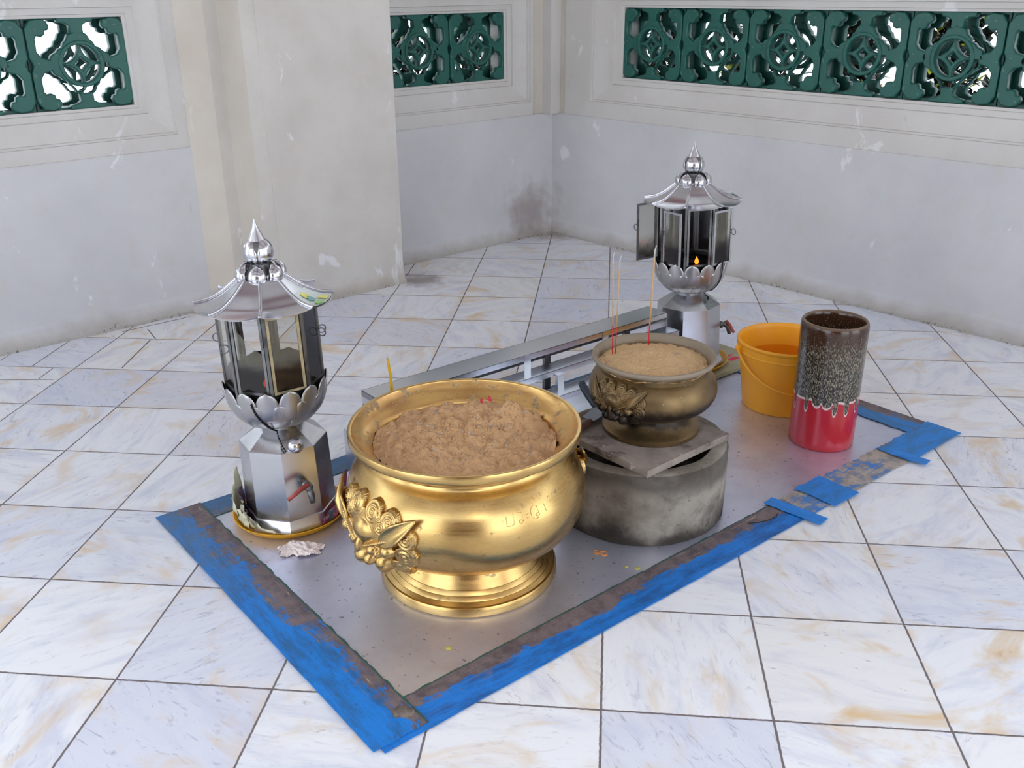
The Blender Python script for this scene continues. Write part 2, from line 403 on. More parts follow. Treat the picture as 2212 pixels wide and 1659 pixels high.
def mat_green():
    b = NB('green_glazed_ceramic'); n = b.noise(8, detail=5)
    col = b.mix(n, srgb(20, 78, 72), srgb(38, 106, 94)); col = b.mix(b.math('MULTIPLY', b.step(b.noise(40, detail=3), 0.64, 0.7), 0.4), col, srgb(120, 150, 140))
    b.bump(n, 0.15, 0.01); return b.set(col, 0.42)

MAT = dict(
    floor=mat_floor(),
    wall=mat_plaster('painted_plaster', srgb(214, 214, 216), srgb(203, 203, 206), 0.75),
    trim=mat_plaster('moulded_plaster', srgb(216, 214, 211), srgb(206, 203, 199), 0.6, True, False),  # warm light on the upper walls put slightly into this colour
    pillar=mat_plaster('pillar_plaster', srgb(220, 216, 210), srgb(206, 201, 194), 0.75),
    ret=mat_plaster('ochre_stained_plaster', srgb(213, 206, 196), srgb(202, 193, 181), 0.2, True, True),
    gold=mat_gold(), goldin=mat_brass_dusty(),
    steel=mat_steel('stainless_steel'), roof=mat_steel('bright_steel', (0.66,0.66,0.69), 0.13), soot=mat_steel('sooty_steel', (0.22,0.22,0.22), 0.35, 0.8),
    petal=mat_steel('petal_steel', (0.50,0.49,0.49), 0.30),
    rack=simple('rack_steel', (0.66,0.68,0.72), 0.22, 1.0, 0.03, 6), plate=mat_plate(),
    sand=mat_sand('incense_sand', srgb(222, 180, 136), srgb(202, 160, 116)), sand2=mat_sand('pale_incense_sand', srgb(222, 190, 146), srgb(196, 160, 116)),
    bronze=mat_bronze(), concrete=mat_concrete(), slab=mat_slab(), green=mat_green(),
    yellow=simple('yellow_plastic', srgb(250, 172, 34), 0.38, 0, 0.03, 8, Subsurface_Weight=0.08, Subsurface_Radius=(0.02,0.012,0.004)),
    tray=simple('amber_dish_plastic', srgb(226, 164, 32), 0.3, 0, 0.06, 14),
    wax=simple('yellow_wax', srgb(246, 196, 44), 0.45, 0, 0.04, 30),
    red=simple('red_dye', srgb(214, 22, 38), 0.6), bamboo=simple('incense_powder', srgb(206, 166, 122), 0.8), ash=simple('grey_ash', srgb(196, 194, 186), 0.9),
    pink=simple('pink_incense_stub', srgb(226, 52, 84), 0.6),
    wood=simple('dark_wood', srgb(96, 62, 48), 0.6, 0, 0.2, 24), iron=simple('dull_iron', srgb(112, 114, 122), 0.42, 0.6, 0.1, 18),
    rubber=simple('dark_rubber', srgb(46, 60, 68), 0.45), black=simple('blackened_metal', srgb(24, 22, 22), 0.5, 0.5),
    redlever=simple('worn_red_coating', srgb(172, 74, 66), 0.45, 0, 0.2, 40),
    tissue=simple('crumpled_tissue', srgb(228, 214, 210), 0.6, 0, 0.06, 20, Subsurface_Weight=0.2, Subsurface_Radius=(0.01,0.01,0.01)),
    orange=simple('orange_rubber', srgb(226, 140, 44), 0.5), cream=simple('aged_frame', srgb(172, 158, 124), 0.5, 0.35, 0.2, 40),
    cream_paper=simple('cream_paper', srgb(206, 202, 172), 0.7, 0, 0.10, 9),
    beam=simple('red_painted_beam', srgb(124, 52, 48), 0.5, 0, 0.1, 4),
    card=simple('grey_card', srgb(172, 168, 140), 0.7, 0, 0.12, 12), foil=simple('silver_foil', srgb(214, 224, 220), 0.3, 0.4),
    stkyellow=simple('sticker_yellow', srgb(226, 224, 120), 0.4), stkgreen=simple('sticker_green', srgb(150, 206, 110), 0.4), stkblue=simple('sticker_teal', srgb(124, 176, 178), 0.4),
    ground=simple('pale_paving', srgb(226, 222, 212), 0.8, 0, 0.06, 0.8), leaf=simple('yellow_green_leaves', srgb(200, 206, 50), 0.5, 0, 0.25, 14), darkleaf=simple('dark_leaves', srgb(34, 40, 26), 0.5, 0, 0.3, 14),
    flame=mat_emit('oil_flame', srgb(255, 96, 20), 3.2), flamecore=mat_emit('flame_core', srgb(255, 210, 80), 14.0),
    water=None, whitewash=simple('white_coping', srgb(214, 212, 206), 0.7), waxspot=simple('greenish_wax_drip', srgb(186, 180, 92), 0.5),
)
def mat_water():
    b = NB('water'); tr = b.node('ShaderNodeBsdfTransparent'); mx = b.node('ShaderNodeMixShader')
    b.set(srgb(240, 150, 40), 0.05); b.put(mx.inputs[0], 0.12)
    tr.inputs[0].default_value = (*srgb(250, 226, 180), 1)
    b.L.new(tr.outputs[0], mx.inputs[1]); b.L.new(b.p.outputs[0], mx.inputs[2]); b.L.new(mx.outputs[0], b.out.inputs[0]); return b.m
MAT['water'] = mat_water()

# ------------------------------------------------------------------ camera
F = 2059.915; CAM = Vector((-0.01952, -1.79468, 1.58188))
Rv = Vector((0.99470, 0.10280, -0.00811)); 
yaw, pit, rol = rad(-5.893), rad(-22.667), rad(-0.504)
Dv = Vector((math.sin(yaw)*math.cos(pit), math.cos(yaw)*math.cos(pit), math.sin(pit)))
r0 = Vector((math.cos(yaw), -math.sin(yaw), 0)); u0 = r0.cross(Dv)
Rv = math.cos(rol)*r0 + math.sin(rol)*u0; Uv = -math.sin(rol)*r0 + math.cos(rol)*u0
cam = bpy.data.cameras.new('camera'); co = bpy.data.objects.new('camera', cam); link(co)
cam.sensor_width = 36; cam.lens = F/2212*36; cam.clip_start = 0.05; cam.clip_end = 200
co.matrix_world = Matrix(((Rv.x, Uv.x, -Dv.x, CAM.x), (Rv.y, Uv.y, -Dv.y, CAM.y), (Rv.z, Uv.z, -Dv.z, CAM.z), (0,0,0,1)))
scene.camera = co

# ------------------------------------------------------------------ setting: floor, walls
CN = Vector((-0.41, 4.752, 0))
UR = Vector((0.74565, -0.66638, 0)); NR = Vector((-0.66638, -0.74565, 0))
UL = Vector((-0.68307, -0.73038, 0)); NL = Vector((0.73036, -0.68306, 0))
def frameM(u, n):  # local (s, d, z) -> world
    return Matrix(((u.x, n.x, 0, CN.x), (u.y, n.y, 0, CN.y), (0, 0, 1, 0), (0, 0, 0, 1)))
MR = frameM(UR, NR); ML = frameM(UL, NL)

bm = bmesh.new(); box(bm, -7.0, 7.0, -6.0, 7.0, -0.1, 0.0)
# trimmed to the inside of the two walls so the outside ground lies lower
floor = struct('floor', bm, MAT['floor'])
JOINTS = [((-2.617, 2.399), (-2.609, 2.011)), ((-2.225, 2.389), (-2.187, 2.016)), ((-2.31, 2.54), (-2.206, 2.404)), ((-2.419, 2.49), (-2.175, 2.747)), ((-2.5, 1.999), (-2.494, 1.863)), ((-2.658, 1.838), (-2.423, 1.862))]
# odd extra joints where cut tiles meet the left wall
bm = bmesh.new()
for (ax, ay), (bx_, by_) in JOINTS:
    d = Vector((bx_-ax, by_-ay, 0)); n_ = Vector((-d.y, d.x, 0)).normalized()*0.0022
    v = [bm.verts.new(q) for q in (Vector((ax, ay, 0.0006))-n_, Vector((bx_, by_, 0.0006))-n_, Vector((bx_, by_, 0.0006))+n_, Vector((ax, ay, 0.0006))+n_)]; bm.faces.new(v)
solidify(bm, 0.0005); struct('trim_20', bm, simple('dark_joint', srgb(112, 104, 104), 0.9))
bm = bmesh.new(); box(bm, -60, 60, -60, 60, -0.6, -0.45); struct('ground_outside', bm, MAT['ground'])

def lower_wall(M, s0, s1, zl, thick=0.3):
    """flat dado with a flared foot, front face at d=0"""
    bm = bmesh.new()
    prof = [(-thick, 0), (0.036, 0.0), (0.034, 0.016), (0.022, 0.034), (0.008, 0.060), (0.0, 0.095), (0.0, zl-0.006), (-0.005, zl), (-0.03, zl+0.002), (-thick, zl+0.002)]
    nseg = max(2, int((s1-s0)/0.08)); rows = []
    for i in range(nseg+1):
        s = s0+(s1-s0)*i/nseg; row = []
        for k, (d, z) in enumerate(prof):
            j = 0.006*mnoise.noise(Vector((s*13, k*2.1, zl))) if 0 < k < 5 else 0
            row.append(bm.verts.new(M @ Vector((s, d+j, z))))
        rows.append(row)
    grid_faces(bm, rows)
    bm.faces.new(rows[0]); bm.faces.new(rows[-1][::-1])
    return bm
def window_frame(M, s0, s1, zl, ztop, o, lx, lz):
    """upper wall with a stepped, coved surround; o=(sa,sb,za,zb) opening; lx/lz outward reach of the mouldings"""
    bm = bmesh.new()
    def rect(q): # q 0..1 outward
        return (o[0]-lx*q, o[1]+lx*q, o[2]-lz*q, o[3]+lz*q)
    rings = [((s0, s1, zl, ztop), -0.016), (rect(1.0), -0.016), (rect(0.99), -0.03), (rect(0.93), -0.03), (rect(0.915), -0.042)]
    for k in range(1, 6):
        t = k/5; rings.append((rect(0.915-0.62*t), -0.042 - 0.022*math.sin(t*PI/2)))
    rings += [(rect(0.275), -0.078), (rect(0.10), -0.08), (rect(0.085), -0.09), (rect(0.0), -0.092), (rect(0.0), -0.32)]
    V = []
    for (a, b_, c, d_), d in rings:
        V.append([bm.verts.new(M @ Vector(p)) for p in ((a,d,c),(b_,d,c),(b_,d,d_),(a,d,d_))])
    V.append([bm.verts.new(M @ Vector(p)) for p in ((s0,-0.32,zl),(s1,-0.32,zl),(s1,-0.32,ztop),(s0,-0.32,ztop))])
    for A, B in zip(V, V[1:]):
        for i in range(4): bm.faces.new((A[i], A[(i+1)%4], B[(i+1)%4], B[i]))
    A, B = V[-1], V[0]
    for i in range(4): bm.faces.new((A[i], A[(i+1)%4], B[(i+1)%4], B[i]))
    return bm
ZTOP = 2.05
struct('wall_right', lower_wall(MR, -0.3, 6.5, 0.80), MAT['wall'])
struct('wall_back', lower_wall(ML, -0.25, 2.0, 0.80), MAT['wall'])
struct('wall_left', lower_wall(ML, 2.0, 6.5, 0.843), MAT['wall'])
BP = 0.4565
O3 = (0.525, 0.509+6*BP-0.016, 1.047, 1.455); O2 = (0.338, 1.213, 1.03, 1.431); O1 = (2.724, 2.709+3*BP-0.016, 1.06, 1.463)
struct('window_3', window_frame(MR, 0.10, 6.5, 0.80, ZTOP, O3, 0.20, 0.15), MAT['trim'])
struct('window_2', window_frame(ML, 0.16, 1.56, 0.80, ZTOP, O2, 0.16, 0.15), MAT['trim'])
struct('window_1', window_frame(ML, 2.43, 6.5, 0.843, ZTOP, O1, 0.165, 0.15), MAT['trim'])
# square shaft standing on the ledge in the corner
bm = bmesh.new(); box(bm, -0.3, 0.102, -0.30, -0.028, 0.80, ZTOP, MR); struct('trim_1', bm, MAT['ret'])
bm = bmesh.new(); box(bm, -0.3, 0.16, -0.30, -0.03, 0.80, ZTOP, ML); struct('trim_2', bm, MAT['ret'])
bm = bmesh.new()
c0 = CN + NR*0.0
P = lambda a, b_: CN + NL*a + NR*b_       # offsets from both walls
def world_prism(name, pts, z0, z1, mat):
    bm = bmesh.new(); poly_prism(bm, [(p.x, p.y) for p in pts], z0, z1); bevel_all(bm, 0.004, 1); return struct(name, bm, mat)
world_prism('trim_3', [CN - UL*0.0 + NL*(-0.06) + UL*(-0.06), CN + UL*0.062 + NL*(-0.06), CN + UL*0.062 + UR*0.047, CN + UL*(-0.06) + UR*0.047], 0.80, ZTOP, MAT['trim'])
# pillar
bm = bmesh.new()
pp = [(1.483,-0.2),(1.483,0.328),(2.247,0.328),(2.247,0.320),(2.326,0.320),(2.326,0.078),(2.392,0.078),(2.507,0.0),(2.507,-0.2)]
rows = []
zs = [0, 0.03, 0.08, 0.2, 1.0, 3.4]; fl = [0.018, 0.008, 0.0, 0.0, 0.0, 0.0]
cx = (1.9, 0.1)
for z, f in zip(zs, fl):
    rows.append([bm.verts.new(ML @ Vector((s + (f if s > 2.2 else -f*0.6)*(1 if d > 0.01 else 0), d + (f if d > 0.01 else 0), z))) for s, d in pp])
n = len(pp)
for A, B in zip(rows, rows[1:]):
    for i in range(n):
        fc = bm.faces.new((A[i], A[(i+1)%n], B[(i+1)%n], B[i]))
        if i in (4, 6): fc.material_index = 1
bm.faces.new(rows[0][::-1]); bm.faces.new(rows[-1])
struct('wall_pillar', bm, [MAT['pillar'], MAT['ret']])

# ------------------------------------------------------------------ green lattice blocks
def curve_mesh(name, loops, depth, bevel=0.004):
    cu = bpy.data.curves.new(name, 'CURVE'); cu.dimensions = '2D'; cu.fill_mode = 'BOTH'
    cu.extrude = depth/2 - bevel; cu.bevel_depth = bevel; cu.bevel_resolution = 1; cu.offset = -bevel
    for lp in loops:
        s = cu.splines.new('POLY'); s.points.add(len(lp)-1)
        for p, (x, y) in zip(s.points, lp): p.co = (x, y, 0, 1)
        s.use_cyclic_u = True
    o = bpy.data.objects.new(name, cu); COL.objects.link(o)
    dg = bpy.context.evaluated_depsgraph_get(); me = bpy.data.meshes.new_from_object(o.evaluated_get(dg))
    bpy.data.objects.remove(o); me.name = name
    return me
def circle_pts(cx, cy, r, n, a0=0, a1=2*PI):
    return [(cx+r*math.cos(a0+(a1-a0)*i/n), cy+r*math.sin(a0+(a1-a0)*i/n)) for i in range(n)]
def coin_loops():
    R = 0.084; rho = R*0.90; band = R*0.24
    outer = []
    for i in range(96):
        t = 2*PI*i/96; rr = 0.127+0.018*math.cos(4*t)+0.003*math.cos(20*t)
        outer.append((rr*math.cos(t), rr*math.sin(t)))
    loops = [outer]
    for qx, qy in ((1,1),(-1,1),(-1,-1),(1,-1)):     # four lens openings on the diagonals
        ctr = (qx*R*0.97, qy*R*0.97); base = math.atan2(qy, qx); ia = []; oa = []
        for i in range(181):
            t = base - PI/4 + PI/2*i/180; p = (R*math.cos(t), R*math.sin(t))
            if math.hypot(p[0]-ctr[0], p[1]-ctr[1]) < rho: ia.append(p)
        for i in range(361):
            t = base + PI + (-PI/2 + PI*i/360); p = (ctr[0]+rho*math.cos(t), ctr[1]+rho*math.sin(t))
            if math.hypot(*p) < R: oa.append(p)
        ia = ia[::6]; oa = oa[::8]
        if math.hypot(ia[-1][0]-oa[0][0], ia[-1][1]-oa[0][1]) > math.hypot(ia[-1][0]-oa[-1][0], ia[-1][1]-oa[-1][1]): oa = oa[::-1]
        loops.append(ia+oa)
    ast = []
    for i in range(64):                              # concave star in the middle
        t = 2*PI*i/64; r = 0.0
        while r < R*0.62 and all(math.hypot(r*math.cos(t)-qx*R*0.97, r*math.sin(t)-qy*R*0.97) > rho+band for qx, qy in ((1,1),(-1,1),(-1,-1),(1,-1))): r += 0.0006
        ast.append((max(r, 0.004)*math.cos(t), max(r, 0.004)*math.sin(t)))
    loops.append(ast)
    return loops
def ring_loops(r0, r1): return [circle_pts(0, 0, r1, 64), circle_pts(0, 0, r0, 64)]
BD = 0.042
me_coin = curve_mesh('medallion', coin_loops(), BD, 0.006)
me_ring = curve_mesh('raised_ring', ring_loops(0.085, 0.104), BD+0.014, 0.005)
W2, H2 = BP/2-0.003, 0.203
def bracket_loop(sx):
    pts = [(W2-0.014, 0.0), (W2-0.006, 0.022), (W2, 0.03), (W2, H2-0.045), (W2-0.026, H2-0.008), (W2-0.070, H2-0.001), (W2-0.100, H2-0.014), (W2-0.108, H2-0.036), (W2-0.100, H2-0.052), (W2-0.086, H2-0.054), (W2-0.082, H2-0.072), (W2-0.066, H2-0.080),
           (W2-0.046, H2-0.076), (W2-0.038, H2-0.088), (W2-0.036, 0.060), (W2-0.054, 0.034), (W2-0.102, 0.020)]
    low = [(x, -y) for x, y in pts[::-1]][:-1]
    full = pts + low
    return [(sx*x, y) for x, y in (full if sx > 0 else full[::-1])]
me_brR = curve_mesh('side_bracket', [bracket_loop(1)], BD, 0.006); me_brL = curve_mesh('side_bracket', [bracket_loop(-1)], BD, 0.006)
def knob_loop(sy):
    pts = [(-0.082, H2), (-0.078, H2-0.020), (-0.05, H2-0.024), (-0.03, H2-0.036), (-0.030, H2-0.070), (0.030, H2-0.070), (0.03, H2-0.036), (0.05, H2-0.024), (0.078, H2-0.020), (0.082, H2)]
    return [(x, sy*y) for x, y in (pts if sy < 0 else pts[::-1])]
me_kT = curve_mesh('finial', [knob_loop(1)], BD, 0.005); me_kB = curve_mesh('finial', [knob_loop(-1)], BD, 0.005)
# hollow block: four walls between the two carved faces
bm = bmesh.new(); SHD = 0.135
for (x0, x1, y0, y1) in ((-W2, -W2+0.010, -H2, H2), (W2-0.010, W2, -H2, H2), (-W2+0.010, W2-0.010, -H2, -H2+0.010), (-W2+0.010, W2-0.010, H2-0.010, H2)): box(bm, x0, x1, y0, y1, -SHD+0.02, -0.012)
me_sh = bpy.data.meshes.new('block_shell'); bm.to_mesh(me_sh); bm.free()
for me in (me_coin, me_ring, me_brR, me_brL, me_kT, me_kB, me_sh):
    me.materials.clear(); me.materials.append(MAT['green'])
def lattice(M, s, zc, label, group, flip):
    root = bpy.data.objects.new('lattice_block', None); root.empty_display_size = 0.05; link(root)
    # local x -> along wall, local y -> up, local z -> towards the room
    u = M.to_3x3() @ Vector((1,0,0)); n = M.to_3x3() @ Vector((0,1,0))
    if flip: u = -u
    o = M @ Vector((s, -0.118, zc))
    root.matrix_world = Matrix(((u.x, 0, n.x, o.x), (u.y, 0, n.y, o.y), (0, 1, n.z, o.z), (0,0,0,1)))
    for layer in (0.0, -SHD):
        for nm, me in (('medallion', me_coin), ('raised_ring', me_ring), ('side_bracket', me_brR), ('side_bracket', me_brL), ('finial', me_kT), ('finial', me_kB)):
            c = link(bpy.data.objects.new(nm, me), root); c.location = (0, 0, layer)
    link(bpy.data.objects.new('block_shell', me_sh), root)
    tag(root, label, 'lattice block', group)
ords = ['nearest the corner', 'second from the corner', 'third from the corner', 'fourth from the corner', 'fifth from the corner', 'cut by the right picture edge']
for i in range(6):
    lattice(MR, 0.509+BP*(i+0.5), 1.251, 'green coin-pattern lattice block in the long right window, ' + ords[i], 'lattice blocks in the right window', False)
for i, lb in enumerate(('green coin-pattern lattice block in the small middle window, right one by the corner', 'green coin-pattern lattice block in the small middle window, left one by the pillar')):
    lattice(ML, 0.312+BP*(i+0.5), 1.228, lb, 'lattice blocks in the middle window', True)
for i, lb in enumerate(('green lattice block in the left window, whole one beside the jamb', 'green lattice block at the left picture edge, half cut off')):
    lattice(ML, 2.709+BP*(i+0.5), 1.262, lb, 'lattice blocks in the left window', True)

# ------------------------------------------------------------------ floor plate and tape (plate axes S,D at 45 degrees to the tiles)
Q = 1/math.sqrt(2)
MP = Matrix(((Q, -Q, 0, 0), (Q, Q, 0, 0), (0, 0, 1, 0), (0, 0, 0, 1)))   # (S,D,z) -> world
def SD(s, d, z=0.0): return MP @ Vector((s, d, z))
PZ = 0.003
bm = bmesh.new(); box(bm, -0.44, 2.02, 0.25, 1.51, 0.0, PZ); o = obj('floor_plate', bm, MAT['plate']); o.matrix_world = MP
tag(o, 'large grey steel sheet taped flat on the marble floor under the censers', 'metal sheet')
def strip(name, s, d, ang, length, width, mat, label, z0=0.0, th=0.0022, jit=0.006, seed=0, group=None, inner_jit=None):
    """thin ragged strip: local x along, y from 0 (outer) to width (inner)"""
    bm = bmesh.new(); nx = max(6, int(length/0.012)); ny = max(3, int(width/0.03)); ij = jit if inner_jit is None else inner_jit
    V = []
    for i in range(nx+1):
        row = []
        for k in range(ny+1):
            x = length*i/nx; y = width*k/ny
            if k == 0: y += jit*0.5*mnoise.noise(Vector((x*9, seed, 0)))
            if k == ny: y += ij*(mnoise.noise(Vector((x*28, seed+5, 0))) + 0.6*mnoise.noise(Vector((x*90, seed+5, 0))))
            if i in (0, nx): x += jit*mnoise.noise(Vector((y*60, seed+9+i, 0)))
            z = z0 + th + 0.0007*mnoise.noise(Vector((x*20, y*60, seed)))
            row.append(bm.verts.new((x, y, z)))
        V.append(row)
    grid_faces(bm, V)
    ext = [e for e in bm.edges if e.is_boundary]
    r = bmesh.ops.extrude_edge_only(bm, edges=ext)
    for v in r['geom']:
        if isinstance(v, bmesh.types.BMVert): v.co.z = z0+0.0002
    o = obj(name, bm, mat)
    o.matrix_world = MP @ Matrix.Translation((s, d, 0)) @ Matrix.Rotation(ang, 4, 'Z')
    return tag(o, label, 'tape', group)
G = 'blue tape around the steel sheet'
strip('tape_strip', -0.47, 0.205, 0, 1.62, 0.128, mat_tape('worn_blue_tape', 0.128, 0.06, 1.5, (22,122,212), (24,84,148)), 'long worn blue tape strip along the front right edge of the steel sheet', 0.0033, 0.0022, 0.004, 1, G)
strip('tape_strip', -0.489, 1.552, -PI/2, 1.33, 0.15, mat_tape('scuffed_blue_tape', 0.15, -0.04, 0.85, (18,126,216), (34,96,150), True, 0.6, 0.85), 'wide scuffed blue tape strip along the left end of the steel sheet', 0.0058, 0.0022, 0.005, 2, G)
strip('tape_residue', 1.12, 0.205, 0, 0.64, 0.13, mat_tape('bare_tape_residue', 0.13, 0.22, 0.1, (50,126,204), (110,130,150), False, 0.4, 0.0, (134,124,120), (184,174,162)), 'bare tan tape residue strip between the blue patches on the right', 0.0033, 0.0018, 0.010, 3, G)
strip('tape_strip', 2.075, 0.205, PI/2, 1.34, 0.135, mat_tape('dull_blue_tape', 0.135, 0.06, -1.0, (30,126,206), (50,104,150), False), 'dull blue and brown tape strip along the far right end of the steel sheet', 0.0058, 0.002, 0.006, 4, G)
strip('tape_strip', 2.02, 1.548, PI, 2.43, 0.11, mat_tape('greyed_blue_tape', 0.11, -0.12, 0.5, (56,108,156), (70,92,116)), 'greyed blue tape strip along the back edge behind the left lantern', 0.0033, 0.0022, 0.006, 5, G)
strip('tape_patch', 1.72, 0.195, 0, 0.36, 0.135, mat_tape('torn_blue_tape', 0.135, -0.12, 0.5, (30,132,220), (44,110,160), False), 'blue tape patch covering the right corner of the steel sheet', 0.0083, 0.002, 0.010, 6, G)
strip('tape_patch', 1.24, 0.185, 0.0, 0.14, 0.155, mat_tape('square_blue_tape', 0.155, -0.22, 0.2, (32,134,222), (40,112,170), False), 'square blue tape patch alone in the middle of the tan residue', 0.0083, 0.002, 0.010, 7, G)
strip('tape_patch', 1.155, 0.155, rad(97), 0.20, 0.052, mat_tape('short_blue_tape', 0.052, -0.45, 0.1, (36,136,226), (36,120,196), False), 'short blue tape piece crossing the border where the long strip ends', 0.0083, 0.002, 0.004, 8, G)
strip('tape_patch', 1.775, 0.150, rad(97), 0.13, 0.045, mat_tape('small_blue_tape', 0.045, -0.45, 0.1, (36,136,226), (36,120,196), False), 'short blue tape piece sticking out onto the marble near the right corner', 0.0108, 0.002, 0.004, 9, G)

# ------------------------------------------------------------------ censers
def interp(z, prof):   # radius of an outer profile at height z
    for (r1, z1), (r2, z2) in zip(prof, prof[1:]):
        if z1 <= z <= z2 and z2 > z1: return r1+(r2-r1)*(z-z1)/(z2-z1)
    return prof[-1][0]
def smooth_prof(pts, n=5):
    """Catmull-Rom refine of a (r,z) list"""
    out = []
    for i in range(len(pts)-1):
        p0 = pts[max(i-1,0)]; p1 = pts[i]; p2 = pts[i+1]; p3 = pts[min(i+2,len(pts)-1)]
        for k in range(n):
            t = k/n
            out.append(tuple(0.5*((2*p1[j])+(-p0[j]+p2[j])*t+(2*p0[j]-5*p1[j]+4*p2[j]-p3[j])*t*t+(-p0[j]+3*p1[j]-3*p2[j]+p3[j])*t**3) for j in (0,1)))
    out.append(pts[-1]); return out
GOLD_BELLY = [(.188,.098),(.192,.104),(.222,.121),(.265,.142),(.302,.175),(.327,.218),(.3365,.262),(.333,.304),(.318,.342),(.292,.376),(.272,.394),(.266,.404)]
def mask_mesh(R0, rfun, zc, sc, az0):
    """relief lion face as a height field wrapped on the belly; returns face bm, left ear bm, right ear bm"""
    degm = rad(1)*0.335                       # metres per degree on the big pot
    feats = []                                # (a_deg, dz, ra, rz, h)
    feats.append((0, 0.018, 0.050, 0.040, 0.030))
    feats.append((0, -0.040, 0.034, 0.024, 0.056)); feats.append((0, -0.028, 0.016, 0.04, 0.046))
    for s in (-1, 1):
        feats += [(s*6.5, -0.020, 0.020, 0.018, 0.036), (s*15.5, -0.008, 0.024, 0.021, 0.034), (s*9, -0.062, 0.030, 0.026, 0.042), (s*4, -0.046, 0.02, 0.018, 0.05), (s*10, -0.024, 0.012, 0.016, 0.034)]
    curls = []
    for s in (-1, 1):
        curls += [(s*6.2, 0.076, 0.030, s), (s*16.5, 0.066, 0.032, -s), (s*25.5, 0.036, 0.029, s), (s*24.5, -0.012, 0.034, -s), (s*19, -0.066, 0.033, s), (s*12, 0.05, 0.026, s)]
    def H(a, z):
        x = a*degm; best = -1
        for ca, cz, cr, sg in curls:
            dx = x-ca*degm; dz = z-cz; r = math.hypot(dx, dz)/cr
            if r < 1:
                ph = r*3.0*2*PI + sg*math.atan2(dz, dx)
                best = max(best, 0.0105 + 0.006*math.sqrt(1-r*r) + 0.0016*math.cos(ph))
        # face oval plate
        r2 = (x/0.098)**2 + ((z+0.005)/0.082)**2
        if r2 < 1: best = max(best, 0.008 + 0.008*math.sqrt(1-r2))
        # lower lip sweep
        for s_ in (0,):
            zz = z + 0.084 - 0.0028*(a/9.0)**2*1.6
            if abs(a) < 17 and abs(zz) < 0.014: best = max(best, 0.02*math.sqrt(1-(zz/0.014)**2))
        acc = 0
        for fa, fz, ra, rz, h in feats:
            q = ((x-fa*degm)/ra)**2 + ((z-fz)/rz)**2
            if q < 1: acc = max(acc, h*math.sqrt(1-q))
        # brow ridges with hair lines
        for s_ in (-1, 1):
            t = (s_*a-3)/16
            if 0 <= t <= 1:
                zb = -0.012 + 0.042*t; dd = (z-zb)/0.0085
                if abs(dd) < 1: acc = max(acc, (0.034-0.012*t)*math.sqrt(1-dd*dd) + 0.0012*math.cos(x*900))
        if best < 0 and acc <= 0: return None
        return max(best, acc)
    bm = bmesh.new(); NA, NZ = 190, 150
    def pt(a, z, h):
        az = rad(az0 + a); zz = zc + z*sc; r = rfun(zz); e = 0.004*sc
        dr = (rfun(zz+e)-rfun(zz-e))/(2*e); nn = Vector((1, 0, -dr)).normalized()
        rr = r + nn.x*h*sc; zo = zz + nn.z*h*sc
        return Vector((rr*math.cos(az), rr*math.sin(az), zo))
    V = {}
    for i in range(NA+1):
        for k in range(NZ+1):
            a = -33+66*i/NA; z = -0.105+0.215*k/NZ
            h = H(a, z)
            if h is not None: V[(i,k)] = bm.verts.new(pt(a, z, h))
    for i in range(NA):
        for k in range(NZ):
            q = [(i,k),(i+1,k),(i+1,k+1),(i,k+1)]
            if all(p in V for p in q): bm.faces.new([V[p] for p in q])
    lone = [v for v in bm.verts if not v.link_faces]
    for v in lone: bm.verts.remove(v)
    bd = [e for e in bm.edges if e.is_boundary]
    inv = {v: p for p, v in V.items() if v.is_valid}
    r = bmesh.ops.extrude_edge_only(bm, edges=bd)
    # pull the skirt back onto the belly
    for v in r['geom']:
        if isinstance(v, bmesh.types.BMVert):
            az = math.atan2(v.co.y, v.co.x); rr = rfun(v.co.z) - 0.002*sc
            v.co.x = rr*math.cos(az); v.co.y = rr*math.sin(az)
    for _ in range(1): bmesh.ops.smooth_vert(bm, verts=bm.verts[:], factor=0.35, use_axis_x=True, use_axis_y=True, use_axis_z=True)
    ears = []
    for s in (-1, 1):
        eb = bmesh.new(); rows = []; n = 18; m = 10
        A = pt(s*12.5, 0.008, 0.022); B = pt(s*30.5, 0.088, 0.034 if s > 0 else 0.024)
        ax = (B-A).normalized(); out = pt(s*20, 0.06, 0.1) - pt(s*20, 0.06, 0.0); out.normalize()
        sd = ax.cross(out).normalized()
        L = (B-A).length
        for i in range(n+1):
            t = i/n; w = 0.0245*sc*(math.sin(PI*min(1, t**0.8))**0.75)*(1.05-0.35*t) + 0.0005
            row = []
            for k in range(m+1):
                u = -1+2*k/m
                row.append(eb.verts.new(A + ax*(L*t) + sd*(w*u) + out*((0.012*u*u)*sc*(1-abs(2*t-1)) + 0.010*sc*math.sin(PI*t))))
            rows.append(row)
        grid_faces(eb, rows); solidify(eb, 0.006*sc); ears.append(eb)
    return bm, ears
def make_sand(name, R, z0, hfun, mat, parent_loc, label, cat):
    bm = bmesh.new(); rings = []; NR_, NA = 110, 230
    c = bm.verts.new((0, 0, z0+hfun(0, 0)))
    for i in range(1, NR_+1):
        r = R*i/NR_; rings.append([bm.verts.new((r*math.cos(2*PI*k/NA), r*math.sin(2*PI*k/NA), z0+hfun(r*math.cos(2*PI*k/NA), r*math.sin(2*PI*k/NA)))) for k in range(NA)])
    for k in range(NA): bm.faces.new((c, rings[0][k], rings[0][(k+1)%NA]))
    for A, B in zip(rings, rings[1:]):
        for k in range(NA): bm.faces.new((A[k], B[k], B[(k+1)%NA], A[(k+1)%NA]))
    o = obj(name, bm, mat, None, True, parent_loc)
    return tag(o, label, cat, None, 'stuff')
